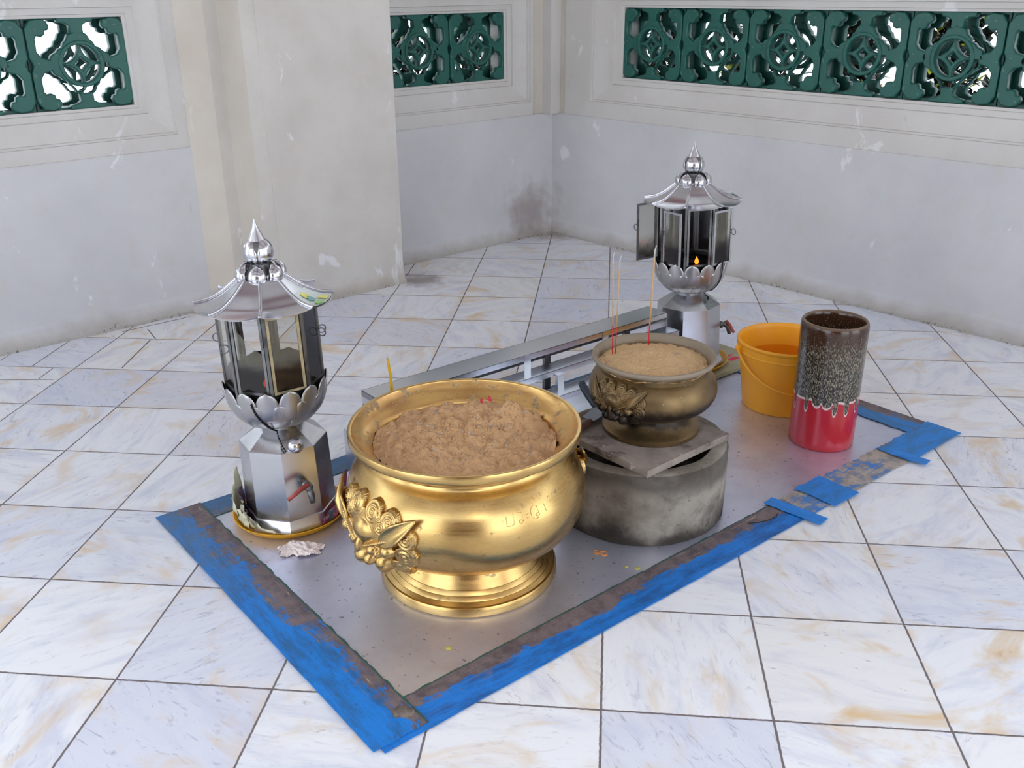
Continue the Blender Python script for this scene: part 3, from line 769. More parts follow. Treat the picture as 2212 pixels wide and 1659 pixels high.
def fbm(x, y, sc, o=4, seed=0.0):
    v = 0; a = 1.0
    for i in range(o):
        v += a*mnoise.noise(Vector((x*sc+seed, y*sc+1.7*i, seed*0.37))); sc *= 2.1; a *= 0.5
    return v
# --- big golden censer
GX, GY = -0.396, 0.571
gc = empty('incense_censer', (GX, GY, PZ)); tag(gc, 'large polished golden censer with lion mask standing on the steel sheet', 'incense burner')
foot = [(0.0,0.0),(.252,0.0),(.2565,.004),(.2565,.020),(.252,.0285),(.2490,.0300),(.2465,.0300),(.236,.0375),(.2345,.0374),(.2335,.0392),(.224,.0475),(.2225,.0474),(.2215,.0493),(.213,.0585),(.2115,.0586),(.2107,.0606),(.200,.076),(.192,.092),(.188,.102)]
bm = bmesh.new(); lathe(bm, foot, 128); obj('foot_ring', bm, MAT['gold'], gc, True, None, 28)
bm = bmesh.new(); lathe(bm, smooth_prof(GOLD_BELLY, 6), 160); obj('belly', bm, MAT['gold'], gc, True)
rim = [(.266,.402),(.266,.408),(.270,.418),(.280,.4235),(.298,.430),(.3145,.437),(.321,.4415),(.3232,.445),(.3232,.4625),(.3215,.4665),(.317,.4675),(.3115,.4655)]
bm = bmesh.new(); lathe(bm, rim, 160); obj('rim', bm, MAT['gold'], gc, True, None, 50)
inn = [(.3115,.4655),(.309,.461),(.300,.449),(.286,.437),(.270,.427),(.257,.415),(.251,.395),(.25,.37)]
bm = bmesh.new(); lathe(bm, smooth_prof(inn, 3), 128); obj('inner_wall', bm, MAT['goldin'], gc, True)['label'] = 'dusty stained inner wall'
rf = lambda z: interp(z, smooth_prof(GOLD_BELLY, 6))
for az0 in (226.5, 46.5):
    fb, ears = mask_mesh(0.335, rf, 0.247, 1.0, az0)
    mk = obj('lion_mask', fb, MAT['gold'], gc, True)
    for eb in ears: obj('ear', eb, MAT['gold'], mk, True)
# engraved writing: the strokes that can be read on the belly
def engrave(strokes, rfun, parent, r=0.0008):
    bm = bmesh.new()
    for st in strokes:
        pts = []
        for a, z in st:
            az = rad(a); rr = rfun(z)+0.0002; pts.append((rr*math.cos(az), rr*math.sin(az), z))
        tube(bm, pts, r, 5)
    o = obj('engraving', bm, MAT['goldin'], parent); o['label'] = 'engraved script'
def arc(ca, cz, ra, rz, t0, t1, n=10): return [(ca+ra*math.cos(rad(t0+(t1-t0)*i/n)), cz+rz*math.sin(rad(t0+(t1-t0)*i/n))) for i in range(n+1)]
zb = 0.318
def yoff(a): return zb + (a-297)*0.0002
E_ = []
E_ += [[(296.6, zb), (296.7, zb+0.022)], [(300.2, zb+0.002), (300.3, zb+0.028)], [(296.6, zb), (298.6, zb-0.001), (300.2, zb+0.002)]]
E_ += [[(302.0, zb+0.026), (304.6, zb+0.025), (304.9, zb+0.002)], arc(303.6, zb+0.004, 1.0, 0.004, 0, 360, 12), [(302.2, zb+0.031), (304.0, zb+0.032)]]
E_ += [[(306.6, zb+0.008), (308.0, zb+0.009)], [(306.6, zb+0.016), (308.0, zb+0.017)]]
E_ += [arc(311.6, zb+0.015, 2.4, 0.016, 300, 60, 16), [(313.0, zb+0.029), (313.6, zb+0.006)], arc(312.6, zb+0.008, 0.9, 0.004, 0, 330, 10)]
E_ += [[(309.8, zb+0.040), (313.2, zb+0.042), (312.8, zb+0.047), (310.8, zb+0.047)]]
E_ += [[(316.2, zb+0.038), (316.6, zb+0.040)], [(316.0, zb+0.028), (316.4, zb+0.030)], [(317.4, zb+0.026), (317.7, zb+0.008)]]
for i in range(9):
    a = 321+i*3.0; E_.append([(a, zb+0.034+0.0006*i), (a+1.2, zb+0.037+0.0006*i)])
    E_.append([(a+0.4, zb+0.024+0.0006*i), (a+1.9, zb+0.026+0.0006*i)])
engrave(E_, rf, gc)
def gh(x, y):
    r = math.hypot(x, y); R = 0.256
    base = 0.030*(1-(r/R)**2) + 0.012*fbm(x, y, 9, 3, 3.1) + 0.013*fbm(x, y, 34, 4, 9.2) + 0.006*mnoise.noise(Vector((x*190, y*190, 0)))
    lump = 0.055*math.exp(-(((x-0.125)/0.045)**2 + ((y-0.115)/0.05)**2)) + 0.016*math.exp(-(((x+0.0)/0.09)**2+((y-0.17)/0.05)**2))
    return base + lump - 0.004
make_sand('sand', 0.2555, 0.414, gh, MAT['sand'], (GX, GY, PZ), 'brown clumpy sand heaped in the big golden censer', 'sand')
# pink incense stubs and grey ash sticks in the sand
for i, (dx, dy, lb) in enumerate(((0.012,0.226,'pink burnt incense stub against the golden back rim, left of the pair'), (0.036,0.226,'pink burnt incense stub against the golden back rim, right of the pair'))):
    bm = bmesh.new(); z = PZ+0.414+gh(dx, dy)
    tube(bm, [(GX+dx,GY+dy,z-0.01),(GX+dx+0.003,GY+dy+0.004,z+0.012),(GX+dx+0.004,GY+dy+0.010,z+0.026)], 0.004, 8, True, [0.004,0.0055,0.003]); sphere(bm, (GX+dx+0.008, GY+dy+0.002, z+0.014), 0.005, n=8)
    tag(obj('incense_stub', bm, MAT['pink'], None, True), lb, 'incense stub', 'pink stubs in the golden censer')
random.seed(11)
bm = bmesh.new()
for i in range(46):
    t = random.uniform(0, 2*PI); r = 0.2*math.sqrt(random.random()); x, y = r*math.cos(t), r*math.sin(t)
    if random.random() < 0.55: x, y = 0.03+random.gauss(0, 0.045), 0.0+random.gauss(0, 0.05)
    z = 0.414+gh(x, y); a = random.uniform(0, PI); l = random.uniform(0.004, 0.013)
    tube(bm, [(x, y, z+0.001), (x+l*math.cos(a), y+l*math.sin(a), z+0.002+random.uniform(0, 0.004))], 0.0011, 5)
o = obj('incense_ash', bm, MAT['ash'], None, False, (GX, GY, PZ)); tag(o, 'scattered grey ash crumbs on the brown sand of the golden censer', 'ash', None, 'stuff')

# --- concrete ring, slab and small bronze censer
DX, DY = 0.108, 0.991
bm = bmesh.new(); lathe(bm, [(.223,0),(.270,0),(.274,.006),(.275,.12),(.276,.228),(.272,.237),(.268,.2395),(.228,.24),(.223,.236),(.222,.12)], 128, 0, True)
for v in bm.verts:
    k = 0.0022*fbm(v.co.x+v.co.z*2, v.co.y, 16, 3, 1.0); r = math.hypot(v.co.x, v.co.y); v.co.x *= 1+k/r; v.co.y *= 1+k/r
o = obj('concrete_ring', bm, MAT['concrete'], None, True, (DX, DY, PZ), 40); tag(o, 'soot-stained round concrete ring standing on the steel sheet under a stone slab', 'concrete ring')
bm = bmesh.new(); box(bm, -0.192, 0.192, -0.192, 0.192, 0, 0.023); bevel_all(bm, 0.003, 2)
o = obj('stone_slab', bm, MAT['slab']); o.location = (0.112, 0.982, PZ+0.2405); o.rotation_euler = (0, 0, rad(46.5)); tag(o, 'square stained stone slab lying across the concrete ring', 'slab')
SX, SY, SZ = 0.137, 1.018, PZ+0.2640
sc_ = empty('incense_censer', (SX, SY, SZ)); tag(sc_, 'smaller dark weathered bronze censer on the stone slab', 'incense burner')
SB = [(.108,.062),(.112,.066),(.135,.074),(.165,.088),(.188,.108),(.1995,.132),(.201,.152),(.195,.175),(.182,.196),(.170,.208),(.164,.216)]
bm = bmesh.new(); lathe(bm, [(0,0),(.152,0),(.1545,.003),(.1545,.014),(.150,.018),(.138,.024),(.122,.038),(.112,.054),(.108,.064)], 96); obj('foot_ring', bm, MAT['bronze'], sc_, True, None, 35)
bm = bmesh.new(); lathe(bm, smooth_prof(SB, 5), 128); obj('belly', bm, MAT['bronze'], sc_, True)
bm = bmesh.new(); lathe(bm, [(.164,.214),(.165,.222),(.176,.230),(.188,.236),(.1925,.240),(.1935,.2455),(.1925,.2515),(.189,.2535),(.185,.2525),(.181,.247),(.176,.236),(.172,.222),(.170,.20)], 128); obj('rim', bm, MAT['bronze'], sc_, True, None, 60)
rf2 = lambda z: interp(z, smooth_prof(SB, 5))
for az0 in (232, 52):
    fb, ears = mask_mesh(0.2, rf2, 0.142, 0.60, az0)
    mk = obj('lion_mask', fb, MAT['bronze'], sc_, True)
    for eb in ears: obj('ear', eb, MAT['bronze'], mk, True)
def sh(x, y):
    r = math.hypot(x, y); R = 0.172
    return 0.022*(1-(r/R)**2) + 0.006*fbm(x, y, 14, 3, 7.7) + 0.004*fbm(x, y, 52, 3, 2.2) + 0.002*mnoise.noise(Vector((x*240, y*240, 3))) - 0.002
make_sand('sand', 0.1755, 0.226, sh, MAT['sand2'], (SX, SY, SZ), 'pale dry sand filling the smaller bronze censer', 'sand')
for (bx, by, tx, ty, tz, lb, red) in ((0.008,1.062,0.000,1.060,0.832,'thin incense stick in the bronze censer, leftmost and tallest of the pair',0.095), (0.017,1.059,0.021,1.057,0.820,'thin incense stick in the bronze censer, right one of the close pair',0.09), (0.124,1.146,0.130,1.143,0.832,'single thicker incense stick near the back middle of the bronze censer',0.075)):
    z0 = SZ + 0.226 + sh(bx-SX, by-SY); th = 0.0021 if 'thicker' not in lb else 0.0030
    e = empty('incense_stick', (bx, by, z0)); tag(e, lb, 'incense stick', 'incense sticks in the bronze censer')
    top = Vector((tx-bx, ty-by, tz-z0)); f1 = red/top.length
    bm = bmesh.new(); tube(bm, [(-top*0.05), top*f1], th*0.75, 8); obj('stem', bm, MAT['red'], e, True)
    bm = bmesh.new(); tube(bm, [top*f1, top*0.88], th, 8); obj('coating', bm, MAT['bamboo'], e, True)
    bm = bmesh.new(); tube(bm, [top*0.88, top*0.95, top*1.0+Vector((0.004,0,0))], th*0.9, 8, True, [th, th*0.8, th*0.5]); obj('ash_tip', bm, MAT['ash'], e, True)

# ------------------------------------------------------------------ lanterns
def build_lantern(loc, tilt, phi, kind, label):
    """octagonal stainless oil lantern; phi = azimuth of the first corner"""
    root = empty('oil_lantern', loc); root.rotation_euler = (0, rad(tilt), 0)
    tag(root, label, 'lantern', 'oil lanterns at the ends of the rack')
    def octo(R, z): return [Vector((R*math.cos(phi+k*PI/4), R*math.sin(phi+k*PI/4), z)) for k in range(8)]
    def oct_shell(rows):
        bm = bmesh.new(); Vr = [[bm.verts.new(p) for p in octo(R, z)] for R, z in rows]
        for A, B in zip(Vr, Vr[1:]):
            for k in range(8): bm.faces.new((A[k], A[(k+1)%8], B[(k+1)%8], B[k]))
        return bm
    bm = oct_shell([(0.163,0.0),(0.146,0.036),(0.142,0.038)]); bm.faces.new([v for v in bm.verts if v.co.z < 0.001][:8]); obj('base_skirt', bm, MAT['steel'], root)
    obj('pedestal', oct_shell([(0.142,0.036),(0.1365,0.266),(0.134,0.268),(0.058,0.319)]), MAT['steel'], root)
    # valve with red lever
    a = phi + PI/4*2.55 if kind == 'left' else phi + PI/4*3.5
    er = Vector((math.cos(a), math.sin(a), 0)); et = Vector((-math.sin(a), math.cos(a), 0)); zv = 0.155
    P0 = er*0.125+Vector((0,0,zv))
    bm = bmesh.new(); tube(bm, [P0, P0+er*0.045], 0.011, 12); tube(bm, [P0+er*0.02, P0+er*0.03], 0.016, 6); sphere(bm, P0+er*0.045, 0.0145, n=12)
    tube(bm, [P0+er*0.045, P0+er*0.058+Vector((0,0,-0.018)), P0+er*0.064+Vector((0,0,-0.045))], 0.010, 10, True, [0.011,0.011,0.0085]); v = obj('valve', bm, MAT['soot'], root, True)
    bm = bmesh.new(); tube(bm, [P0+er*0.048+Vector((0,0,0.012)), P0+er*0.054-et*0.03+Vector((0,0,0.006)), P0+er*0.060-et*0.075+Vector((0,0,-0.012))], 0.006, 8, True, [0.008,0.0075,0.006]); obj('lever', bm, MAT['redlever'], v, True)
    # lotus bowl
    bowl = smooth_prof([(.050,.310),(.060,.318),(.066,.322),(.098,.338),(.126,.366),(.143,.402),(.149,.425)], 5)
    bm = bmesh.new(); lathe(bm, bowl, 96); solidify(bm, 0.0015); obj('bowl', bm, MAT['steel'], root, True)
    bp = smooth_prof([(.068,.322),(.100,.337),(.1285,.366),(.1455,.402),(.1525,.44),(.1545,.482)], 6)
    def rb(z): return interp(z, bp)
    def petal(a0, half, zlo, zhi, off):
        bm = bmesh.new(); rows = []; n = 14; m = 8
        for i in range(n+1):
            t = i/n; z = zlo+(zhi-zlo)*t
            w = half*(1.0 if t < 0.45 else math.sqrt(max(0.0, 1-((t-0.45)/0.55)**2)))
            row = []
            for k in range(m+1):
                u = -1+2*k/m; aa = a0+u*w; rr = rb(z)+off+0.0030*(1-u*u) + 0.004*max(0, t-0.6)
                row.append(bm.verts.new((rr*math.cos(aa), rr*math.sin(aa), z)))
            rows.append(row)
        grid_faces(bm, rows); bmesh.ops.remove_doubles(bm, verts=bm.verts[:], dist=0.0002); solidify(bm, 0.0012)
        return bm
    for k in range(14): obj('petal', petal(phi+0.1+k*PI/7, PI/14*1.06, .372, .474, 0.0005), MAT['petal'], root, True)
    for k in range(14): obj('petal', petal(phi+0.1+PI/14+k*PI/7, PI/14*1.06, .335, .432, 0.0), MAT['petal'], root, True)
    # glazed cage
    RC = 0.146; zb_, zt_ = 0.435, 0.728
    bm = bmesh.new(); lathe(bm, [(.144,.425),(.146,.44),(.150,.462),(.146,.466),(.140,.452),(.138,.425)], 8, phi, True); obj('sill_ring', bm, MAT['black'], root)
    for k in range(8):
        p = octo(RC, zb_)[k]; q = octo(RC, zt_)[k]
        bm = bmesh.new(); r_ = Vector((p.x, p.y, 0)).normalized(); t_ = Vector((-r_.y, r_.x, 0))
        c = [p+r_*0.004+t_*0.0045, p+r_*0.004-t_*0.0045, p-r_*0.004-t_*0.0045, p-r_*0.004+t_*0.0045]; d = [x+Vector((0,0,zt_-zb_)) for x in c]
        A = [bm.verts.new(x) for x in c]; B = [bm.verts.new(x) for x in d]
        for i in range(4): bm.faces.new((A[i], A[(i+1)%4], B[(i+1)%4], B[i]))
        bm.faces.new(A[::-1]); bm.faces.new(B); obj('post', bm, MAT['soot'], root)
    def panel(k, style, pane_mat, frame_mat, swing=0.0, ring=None, lean=0.0, zt=zt_-0.022, skip_pane=False):
        a, b_ = octo(RC*0.995, 0)[k], octo(RC*0.995, 0)[(k+1)%8]
        e = (b_-a).normalized(); w = (b_-a).length; n = Vector((e.y, -e.x, 0));
        if n.dot(a) < 0: n = -n
        if swing: # hinge at corner a (positive) or b (negative)
            if swing < 0: a, e = b_, -e
            ca, sa = math.cos(abs(swing)), math.sin(abs(swing)); e, n = e*ca+n*sa, n*ca-e*sa
        def P_(x, z, d): return a + e*x + n*d + Vector((0,0,z))
        z0, z1 = 0.462, zt
        fr = bmesh.new(); f = 0.0085; m_ = 0.006
        def bar(x0, x1, za, zb2):
            co = [P_(x, z, d) for d in (-0.0025, 0.0035) for x, z in ((x0,za),(x1,za),(x1,zb2),(x0,zb2))]
            v = [fr.verts.new(c) for c in co]
            for q in ((0,1,2,3),(7,6,5,4),(0,4,5,1),(1,5,6,2),(2,6,7,3),(3,7,4,0)): fr.faces.new([v[i] for i in q])
        bar(m_, m_+f, z0, z1); bar(w-m_-f, w-m_, z0, z1); bar(m_+f, w-m_-f, z0, z0+f); bar(m_+f, w-m_-f, z1-f, z1)
        fo = obj('glass_panel', fr, frame_mat, root)
        if not skip_pane:
            pb = bmesh.new()
            if style == 'broken':
                pts = [(m_+f, z0+f), (w-m_-f, z0+f), (w-m_-f, z0+0.128), (w*0.62, z0+0.150), (w*0.42, z0+0.172), (w*0.24, z0+0.196), (m_+f+0.004, z0+0.226)]
            elif style == 'low': pts = [(m_+f, z0+f), (w-m_-f, z0+f), (w-m_-f, z0+0.040), (w*0.6, z0+0.052), (m_+f, z0+0.035)]
            else: pts = [(m_+f, z0+f), (w-m_-f, z0+f), (w-m_-f, z1-f), (m_+f, z1-f)]
            A = [pb.verts.new(P_(x, z, 0.0005)) for x, z in pts]; B = [pb.verts.new(P_(x, z, 0.0025)) for x, z in pts]
            nn = len(pts)
            for i in range(nn): pb.faces.new((A[i], A[(i+1)%nn], B[(i+1)%nn], B[i]))
            pb.faces.new(A[::-1]); pb.faces.new(B)
            obj('pane', pb, pane_mat, fo)
        if ring is not None:
            rbm = bmesh.new(); xr = w-m_-f*0.5 if ring > 0 else m_+f*0.5
            torus(rbm, P_(xr, (z0+z1)/2+0.02, 0.016), 0.0125, 0.0019, e, 20, 6); obj('ring_pull', rbm, MAT['iron'], fo, True)
        return fo
    dirty = mat_pane('dirty_glass', srgb(150, 146, 130), 0.20, 0.74, 0.53, 0.60)
    hazy = mat_pane('hazy_glass', srgb(176, 172, 158), 0.32, 0.72, 0.48, 0.58)
    dark = mat_pane('blackened_glass', srgb(44, 46, 54), 0.9, 0.97, 0.46, 0.66)
    if kind == 'left':
        panel(0, 'full', hazy, MAT['soot'], 0, 1); panel(1, 'broken', dirty, MAT['soot']); panel(2, 'full', dirty, MAT['cream'], 0, None, 0, 0.700)
        panel(3, 'full', dark, MAT['soot'], 0, 1); panel(4, 'low', dark, MAT['soot'], 0, -1)
        panel(5, 'low', dark, MAT['soot']); panel(6, 'low', dark, MAT['soot']); panel(7, 'low', dark, MAT['soot'], 0, 1)
    else:
        panel(7, 'full', hazy, MAT['soot'], 1.15, 1); panel(0, 'full', dirty, MAT['steel'], 0.22, -1, 0, 0.690); panel(1, 'full', dark, MAT['soot'], 0, None, 0, zt_-0.022, True)
        panel(2, 'full', dirty, MAT['steel'], 0.30, 1, 0, 0.690); panel(3, 'full', dark, MAT['soot']); panel(4, 'full', dark, MAT['soot']); panel(5, 'full', dark, MAT['soot']); panel(6, 'full', dirty, MAT['soot'])
    # oil cup and flame
    bm = bmesh.new(); lathe(bm, [(0,.43),(.13,.43),(.137,.444),(.13,.446),(.06,.436),(.0,.436)], 32); lathe(bm, [(.0,.436),(.035,.436),(.042,.468),(.038,.468),(.03,.444),(0,.444)], 24); obj('oil_cup', bm, MAT['black'], root, True)
    fa = phi + (PI/4*1.65 if kind == 'left' else PI/4*1.55); fr_ = 0.075 if kind == 'left' else 0.095; fx, fy = (fr_*math.cos(fa), fr_*math.sin(fa))
    bm = bmesh.new(); lathe(bm, [(0,.462),(.006,.466),(.0095,.473),(.0075,.481),(.0035,.489),(0,.498)], 14, 0, False, (fx, fy)); fl_ = obj('flame', bm, MAT['flame'], root, True)
    bm = bmesh.new(); tube(bm, [(fx, fy, .440), (fx, fy, .470)], 0.003, 6); obj('wick', bm, MAT['black'], root)
    # roof
    rp = smooth_prof([(.040,.800),(.062,.790),(.086,.772),(.118,.748),(.156,.729),(.192,.722),(.204,.722)], 4)
    for k in range(8):
        bm = bmesh.new(); rows = []; n = len(rp)-1; m = 10
        for i, (r, z) in enumerate(rp):
            row = []
            for j in range(m+1):
                u = -1+2*j/m; aa = phi+(k+0.5)*PI/4+u*PI/8; t = i/n
                flat = math.cos(PI/8)/math.cos(u*PI/8)
                ext = (1-u*u)*max(0, t-0.55)/0.45
                rr = r*flat + 0.015*ext; zz = z - 0.005*ext - 0.002*(1-u*u)*t
                row.append(bm.verts.new((rr*math.cos(aa), rr*math.sin(aa), zz)))
            rows.append(row)
        grid_faces(bm, rows); solidify(bm, 0.0012); ro = obj('roof_panel', bm, MAT['roof'], root, True, None, 40)
        bm = bmesh.new(); aa = phi+k*PI/4
        tube(bm, [(r*math.cos(aa), r*math.sin(aa), z+0.003) for r, z in rp], 0.005, 8); obj('rib', bm, MAT['roof'], root, True)
        if kind == 'left' and k == 3:
            # printed foil sticker on this roof panel
            def rpt(t, u, off):
                x = t*(len(rp)-1); i = min(int(x), len(rp)-2); f_ = x-i; r = rp[i][0]+(rp[i+1][0]-rp[i][0])*f_; z = rp[i][1]+(rp[i+1][1]-rp[i][1])*f_
                a2 = phi+(k+0.5)*PI/4+u*PI/8; r *= math.cos(PI/8)/math.cos(u*PI/8)
                ext = (1-u*u)*max(0, t-0.55)/0.45
                return Vector(((r+0.015*ext)*math.cos(a2), (r+0.015*ext)*math.sin(a2), z-0.005*ext-0.002*(1-u*u)*t+off))
            def patch(nm, poly, mat, off, par):
                pb = bmesh.new(); vs = [pb.verts.new(rpt(t, u, off)) for t, u in poly]; pb.faces.new(vs); bmesh.ops.triangulate(pb, faces=pb.faces[:]); solidify(pb, 0.0003)
                return obj(nm, pb, mat, par)
            pb = bmesh.new(); rows = [[pb.verts.new(rpt(0.52+0.40*i/8, -0.86+1.66*j/8, 0.0022)) for j in range(9)] for i in range(9)]; grid_faces(pb, rows); solidify(pb, 0.0003)
            stk = obj('sticker', pb, MAT['foil'], ro); stk['label'] = 'pale foil sticker with yellow and green print'
            patch('printed_shape', [(0.56,-0.1),(0.60,0.1),(0.70,0.0),(0.72,-0.3),(0.64,-0.45),(0.58,-0.4)], MAT['stkyellow'], 0.0042, ro)
            patch('printed_shape', [(0.64,-0.15),(0.74,-0.05),(0.76,-0.35),(0.70,-0.5)], MAT['stkblue'], 0.0054, ro)
            patch('printed_shape', [(0.74,0.05),(0.88,0.2),(0.87,0.55),(0.74,0.35)], MAT['stkyellow'], 0.0054, ro)
            patch('printed_shape', [(0.78,-0.2),(0.90,-0.1),(0.89,-0.55),(0.80,-0.6)], MAT['stkgreen'], 0.0054, ro)
    # lotus buds round the neck
    bm = bmesh.new(); lathe(bm, [(.046,.786),(.042,.80),(.030,.815),(.026,.826)], 32); obj('neck', bm, MAT['soot'], root, True)
    for k in range(6):
        a0 = phi+PI/8+k*PI/3; bm = bmesh.new(); rows = []
        for i in range(13):
            t = -1+2*i/12; row = []
            for j in range(9):
                u = -1+2*j/8; half = 0.47*math.sqrt(max(0.0, 1-abs(t)**2.2)) + 0.002
                rr = 0.032+0.044*math.sqrt(max(0, 1-t*t*0.86)) ; aa = a0+u*half
                row.append(bm.verts.new(((rr-0.012*u*u)*math.cos(aa), (rr-0.012*u*u)*math.sin(aa), 0.797+0.032*t)))
            rows.append(row)
        grid_faces(bm, rows); bmesh.ops.remove_doubles(bm, verts=bm.verts[:], dist=0.0003); solidify(bm, 0.001); obj('bud_petal', bm, MAT['roof'], root, True)
    ball = smooth_prof([(0.0,.822),(.022,.826),(.038,.838),(.0445,.858),(.041,.878),(.030,.893),(.020,.900)], 5)
    bm = bmesh.new(); lathe(bm, [(r*0.95, z) for r, z in ball], 48); obj('finial_ball', bm, MAT['soot'], root, True)
    for k in range(4):
        a0 = phi+PI/4+k*PI/2; bm = bmesh.new(); rows = []
        for i, (r, z) in enumerate(ball):
            t = i/(len(ball)-1); half = rad(43)*(1 if t < 0.55 else max(0.35, 1-(t-0.55)*1.3))
            rows.append([bm.verts.new((max(r,0.001)*math.cos(a0+half*(-1+2*j/10)), max(r,0.001)*math.sin(a0+half*(-1+2*j/10)), z)) for j in range(11)])
        grid_faces(bm, rows); bmesh.ops.remove_doubles(bm, verts=bm.verts[:], dist=0.0003); solidify(bm, 0.0012); obj('finial_petal', bm, MAT['roof'], root, True)
    bm = bmesh.new(); lathe(bm, [(.030,.886),(.0245,.899),(.0165,.915),(.0075,.936),(.0008,.957)], 24); obj('spike', bm, MAT['roof'], root, True)
    # bead chain
    if kind == 'left':
        a1 = rad(262); a2 = rad(292)
        pts = []
        for i in range(15):
            t = i/14; aa = a1+(a2-a1)*t**1.5; z = 0.44-0.165*t; r = max(rb(z) if z > 0.325 else 0.075, 0.0)+0.006
            if z < 0.325: r = 0.072+(0.319-z)*1.1+0.014
            pts.append((r*math.cos(aa), r*math.sin(aa), z))
        bm = bmesh.new(); tube(bm, pts, 0.0012, 5)
        for i in range(0, 15):
            sphere(bm, pts[i], 0.0032, n=6)
            if i < 14: sphere(bm, (Vector(pts[i])+Vector(pts[i+1]))/2, 0.0032, n=6)
        obj('chain', bm, MAT['black'], root, True)
        a3 = rad(306); bm = bmesh.new(); sphere(bm, (0.128*math.cos(a3), 0.128*math.sin(a3), 0.284), 0.0245, n=28); obj('pull_ball', bm, MAT['roof'], root, True)
    else:
        a1 = rad(322); bm = bmesh.new(); pts = []
        for i in range(10):
            t = i/9; z = 0.475-0.17*t; r = (rb(z) if z > 0.325 else 0.07+(0.319-z)*1.2)+0.007; pts.append((r*math.cos(a1+0.05*t), r*math.sin(a1+0.05*t), z))
        tube(bm, pts, 0.0022, 6); torus(bm, Vector(pts[-1])+Vector((0.0,-0.006,-0.003)), 0.007, 0.0022, (1,0.3,0), 14, 6); obj('chain', bm, MAT['black'], root, True)
    return root
LX, LY = -1.012, 0.830; RX, RY = 0.350, 2.250
build_lantern((LX, LY, PZ+0.010), -1.25, rad(195.8), 'left', 'left stainless steel oil lantern with broken pane and sticker on its roof')
build_lantern((RX, RY, PZ+0.029), -1.5, rad(211.9), 'right', 'right stainless steel oil lantern with doors open and a small flame, near the corner')
def dish(x, y, z, label):
    bm = bmesh.new(); lathe(bm, [(0,.0),(.150,.0),(.166,.003),(.174,.014),(.180,.021),(.182,.0235),(.179,.0245),(.172,.018),(.164,.0075),(.150,.0045),(0,.0045)], 96)
    o = obj('drip_dish', bm, MAT['tray'], None, True, (x, y, z), 60); tag(o, label, 'dish', 'yellow dishes under the lanterns'); return o
dish(LX-0.004, LY-0.008, PZ+0.003, 'shallow yellow plastic dish under the left lantern')
dish(RX, RY, PZ+0.0205, 'shallow yellow plastic dish under the right lantern on a grey card')
bm = bmesh.new()
for i in range(3): box(bm, 1.655+0.002*i, 2.14-0.006*i, 1.138+0.003*i, 1.60, PZ+0.0055+0.0048*i, PZ+0.0100+0.0048*i)
o = obj('card_sheet', bm, MAT['card']); o.matrix_world = MP; tag(o, 'grey printed card under the yellow dish of the right lantern', 'card')
bm = bmesh.new(); box(bm, 1.99, 2.05, 1.21, 1.24, PZ+0.0195, PZ+0.0200); box(bm, 2.0, 2.06, 1.255, 1.268, PZ+0.0195, PZ+0.0200)
mk = obj('printed_mark', bm, MAT['pink'], o)
# paper sheets stuffed round the left pedestal
def paper(az0, az1, r0, r1, h0, h1, seed, mat, label, edge=True, lean=0.02):
    bm = bmesh.new(); rows = []; n = 28; m = 8
    for i in range(n+1):
        t = i/n; a = rad(az0+(az1-az0)*t); row = []
        for k in range(m+1):
            u = k/m; h = (h0+(h1-h0)*t)*u*(1+0.25*mnoise.noise(Vector((t*5, seed, 0))))
            r = r0+(r1-r0)*t+lean*u+0.010*mnoise.noise(Vector((t*7, u*2.5, seed+3)))*(0.4+u)
            row.append(bm.verts.new((LX+r*math.cos(a), LY+r*math.sin(a), PZ+0.0185+h)))
        rows.append(row)
    grid_faces(bm, rows); solidify(bm, 0.0012)
    o = obj('paper_sheet', bm, mat, None, True); tag(o, label, 'paper', 'papers stuffed round the left lantern'); return o
paper(172, 218, 0.166, 0.170, 0.115, 0.055, 1.3, MAT['cream_paper'], 'tall cream paper sheet curling up at the left side of the left lantern', True, 0.016)
paper(188, 226, 0.150, 0.156, 0.085, 0.05, 3.9, mat_print('dark_print', [(40,30,44),(96,72,92),(30,34,50),(150,120,130)], 20), 'dark printed paper against the left side of the left lantern pedestal', True, 0.004)
paper(222, 270, 0.160, 0.158, 0.066, 0.004, 5.1, mat_print('pale_paper', [(206,200,166),(222,218,190),(40,40,30),(176,174,130)], 14), 'pale stained paper folded low at the left front of the left lantern', True, 0.012)
paper(206, 236, 0.1705, 0.169, 0.040, 0.05, 8.4, MAT['cream_paper'], 'small cream paper scrap standing at the yellow dish rim', True, 0.002)
paper(322, 374, 0.166, 0.170, 0.030, 0.12, 2.7, mat_print('bright_print', [(40,70,90),(70,110,120),(150,60,110),(190,70,70),(90,120,110)], 22), 'colourful printed paper between the left lantern and the golden censer', True, 0.010)
# crumpled tissue under the dish
bm = bmesh.new(); rows = []; N_ = 34
for i in range(N_+1):
    row = []
    for k in range(N_+1):
        u = -1+2*i/N_; v = -1+2*k/N_
        x = 0.078*u*(1+0.25*mnoise.noise(Vector((u*2, v*2, 1)))); y = 0.042*v*(1+0.5*mnoise.noise(Vector((u*3, v*2, 5))))-0.012*math.sin(u*3)
        z = 0.016*abs(fbm(u, v, 2.3, 3, 4.4)) + 0.012*max(0, 1-u*u-v*v) + 0.001
        row.append(bm.verts.new((x, y, min(z, 0.024))))
    rows.append(row)
keep = grid_faces(bm, rows)
dele = [f for f in bm.faces if (lambda c: (c.x/0.078)**2*1.0+(c.y/0.045)**2 > 0.78+0.5*mnoise.noise(Vector((c.x*40, c.y*40, 2))))(f.calc_center_median())]
bmesh.ops.delete(bm, geom=dele, context='FACES'); solidify(bm, 0.0008)
